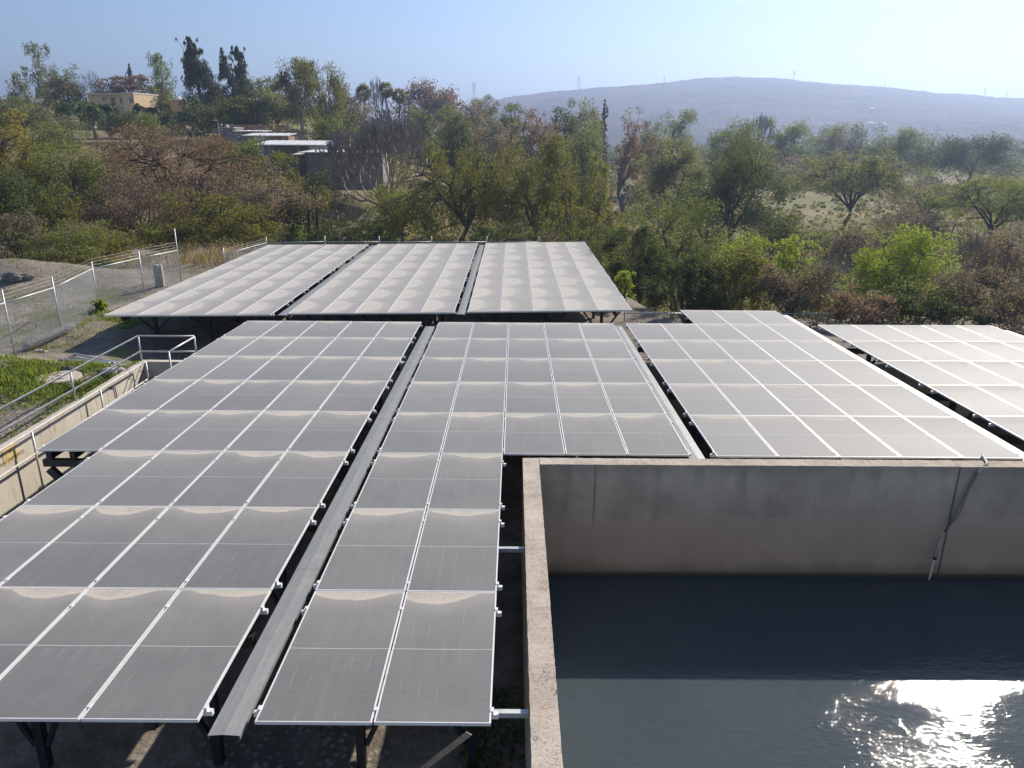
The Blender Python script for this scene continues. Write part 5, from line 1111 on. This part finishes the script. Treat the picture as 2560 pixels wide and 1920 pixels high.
for px, py0, py1, lab in ((772, 522, 590, 'left one of two dark burnt posts below the great bare tree'), (792, 518, 590, 'right one of two dark burnt posts below the great bare tree')):
    a = at_y(px, py1, 52); b = at_y(px, py0, 52); tag(MB().tube([(a.x, 52, min(a.z, hz(a.x, 52)) - 0.2), (b.x, 52, b.z)], [0.12, 0.09], 7).build('burnt_post', M['bark_dark']), lab, 'post', 'burnt posts')

# ------------------------------------------------------------------ things lying on the bank at the left
for i, (a, b, lab) in enumerate((((183, 870), (296, 893), 'grey metal pipe on the dirt, farthest of the four'), ((171, 876), (285, 899), 'grey metal pipe on the dirt, second from the back'), ((160, 881), (272, 900), 'grey metal pipe on the dirt, third from the back'), ((146, 885), (258, 903), 'grey metal pipe on the dirt, nearest the railing'))):
    za = 0.035; A = at_z(a[0], a[1], -6.70); B = at_z(b[0], b[1], -6.52); A.z = hz(A.x, A.y) + za; B.z = hz(B.x, B.y) + za
    tag(MB().tube([A, B], 0.036, 10).build('metal_pipe', M['galvanised'], None, True), lab, 'pipe', 'pipes lying on the dirt')
def rollmesh():
    a = at_z(62, 868, -6.72); b = at_z(185, 828, -6.78); a.z = hz(a.x, a.y) + 0.22; b.z = hz(b.x, b.y) + 0.22; mb = MB(); rng = random.Random(3); d = (b - a); L = d.length; d.normalize(); s = d.cross(Vector((0, 0, 1))).normalized()
    for lay in range(5):
        r = 0.07 + 0.036 * lay; n = int(L / 0.06)
        for hand in (1, -1):
            for st in range(10):
                pts = []
                for k in range(0, n + 1, 4):
                    t = k / n * L; ang = hand * t * 5.0 / (1 + lay * 0.3) + st * 0.628 + lay; rr = r * (1.0 - 0.25 * t / L); pts.append(a + d * t + (s * math.cos(ang) + Vector((0, 0, 1)) * math.sin(ang) * 0.85) * rr)
                mb.tube(pts, 0.0045, 3, False)
    return mb.mesh('mesh', M['dull_steel'])
o = link('wire_mesh_roll', rollmesh()); tag(o, 'dark roll of chain link mesh lying against the fence posts', 'mesh roll')
q = at_z(150, 964, -6.3); mh = empty('manhole_slab', (q.x, q.y, hz(q.x, q.y))); tag(mh, 'round pale concrete manhole slab in the weeds', 'manhole')
MB().tube([(0, 0, -0.1), (0, 0, 0.09), (0, 0, 0.11)], [0.55, 0.55, 0.53], 28).build('slab', M['concrete_top'], mh); MB().tube([(0.1, -0.05, 0.112), (0.1, -0.05, 0.13)], 0.20, 20).build('lid', M['concrete_post'], mh)
MB().tube([(0.0, -0.1, 0.135), (0.04, -0.08, 0.165), (0.12, -0.05, 0.135)], 0.012, 6).build('handle', M['dark_steel'], mh)
def rock(px, py, z, r, lab, mat='bark_grey', seed=0, fl=0.6):
    rng = np.random.RandomState(seed); q = at_z(px, py, z); import bmesh
    bm = bmesh.new(); bmesh.ops.create_icosphere(bm, subdivisions=3, radius=1)
    for v in bm.verts: k = 1 + 0.22 * math.sin(v.co.x * 3 + seed) * math.cos(v.co.y * 4 + seed) + rng.uniform(-0.06, 0.06); v.co = Vector((v.co.x * r * k * 1.25, v.co.y * r * k, v.co.z * r * k * fl))
    me = bpy.data.meshes.new('rock'); bm.to_mesh(me); bm.free(); me.materials.append(M[mat]); o = link('rock', me); o.location = (q.x, q.y, hz(q.x, q.y) + r * fl * 0.35); tag(o, lab, 'rock', 'rocks on the bank')
rock(178, 942, -6.3, 0.24, 'dark stone beside the manhole slab', 'bark', 1); rock(282, 940, -6.2, 0.26, 'pale flat block in the weeds at the retaining wall', 'concrete_post', 2, 0.5); rock(93, 866, -6.7, 0.12, 'small pale stone before the mesh roll', 'concrete_top', 3); rock(107, 868, -6.7, 0.10, 'smaller pale stone right beside the other before the mesh roll', 'concrete_top', 4)
rock(40, 690, -6.2, 0.5, 'grey-brown boulder on the dirt mound beyond the fence', 'bark_grey', 5, 0.5)
rock(2, 906, -6.7, 0.10, 'white stone at the left picture edge', 'plastic_white', 6)
for k, (px, lab) in enumerate(((398, 'thicker one of two short concrete posts beside the left back array'), (408, 'thinner one of two short concrete posts beside the left back array'))):
    a = at_z(px, 728, -6.8); g = hz(a.x, a.y); tag(MB().box((a.x, a.y + k * 0.1, g + 0.42), (0.20 if k == 0 else 0.10, 0.14, 1.15 if k == 0 else 1.10)).build('concrete_post', M['concrete_post']), lab, 'post', 'concrete posts by the fence')
for px, py, Y, w, lab in ((213, 640, 44, 26, 'young broad-leaved plant on the mound'), (165, 650, 45, 24, 'young yellowish plant behind the mound'), (80, 660, 44, 22, 'young broad-leaved plant left of the mound'), (205, 660, 40, 60, 'yellow-green leafy plants behind the fence rail'), (270, 685, 40, 60, 'yellowish bush at the fence beside the chain link'), (252, 768, 29.2, 26, 'bright leafy weed growing at the third fence post')):
    x, g, zt, mpp = place(px, py, Y); make_tree('plant', lab, 'shrub', (x, Y, g), max(zt - g, 0.5), w * mpp, 'leaf_vine' if w > 30 else 'leaf_bright', int(px + py), 500, 0.12, 0, 'plant', 'young plants near the fence', False)

# ------------------------------------------------------------------ air
t = NT('haze'); t.n.remove(t.b); pv = t.node('ShaderNodeVolumePrincipled'); pv.inputs['Color'].default_value = (0.50, 0.62, 0.92, 1); pv.inputs['Density'].default_value = 0.00052; pv.inputs['Anisotropy'].default_value = 0.5
t.l.new(pv.outputs[0], t.out.inputs['Volume'])
tag(MB().bx(-3200, 4700, -100, 5400, -30, 212).build('haze', t.m), 'thin bluish air over the whole valley', 'haze', None, 'stuff')
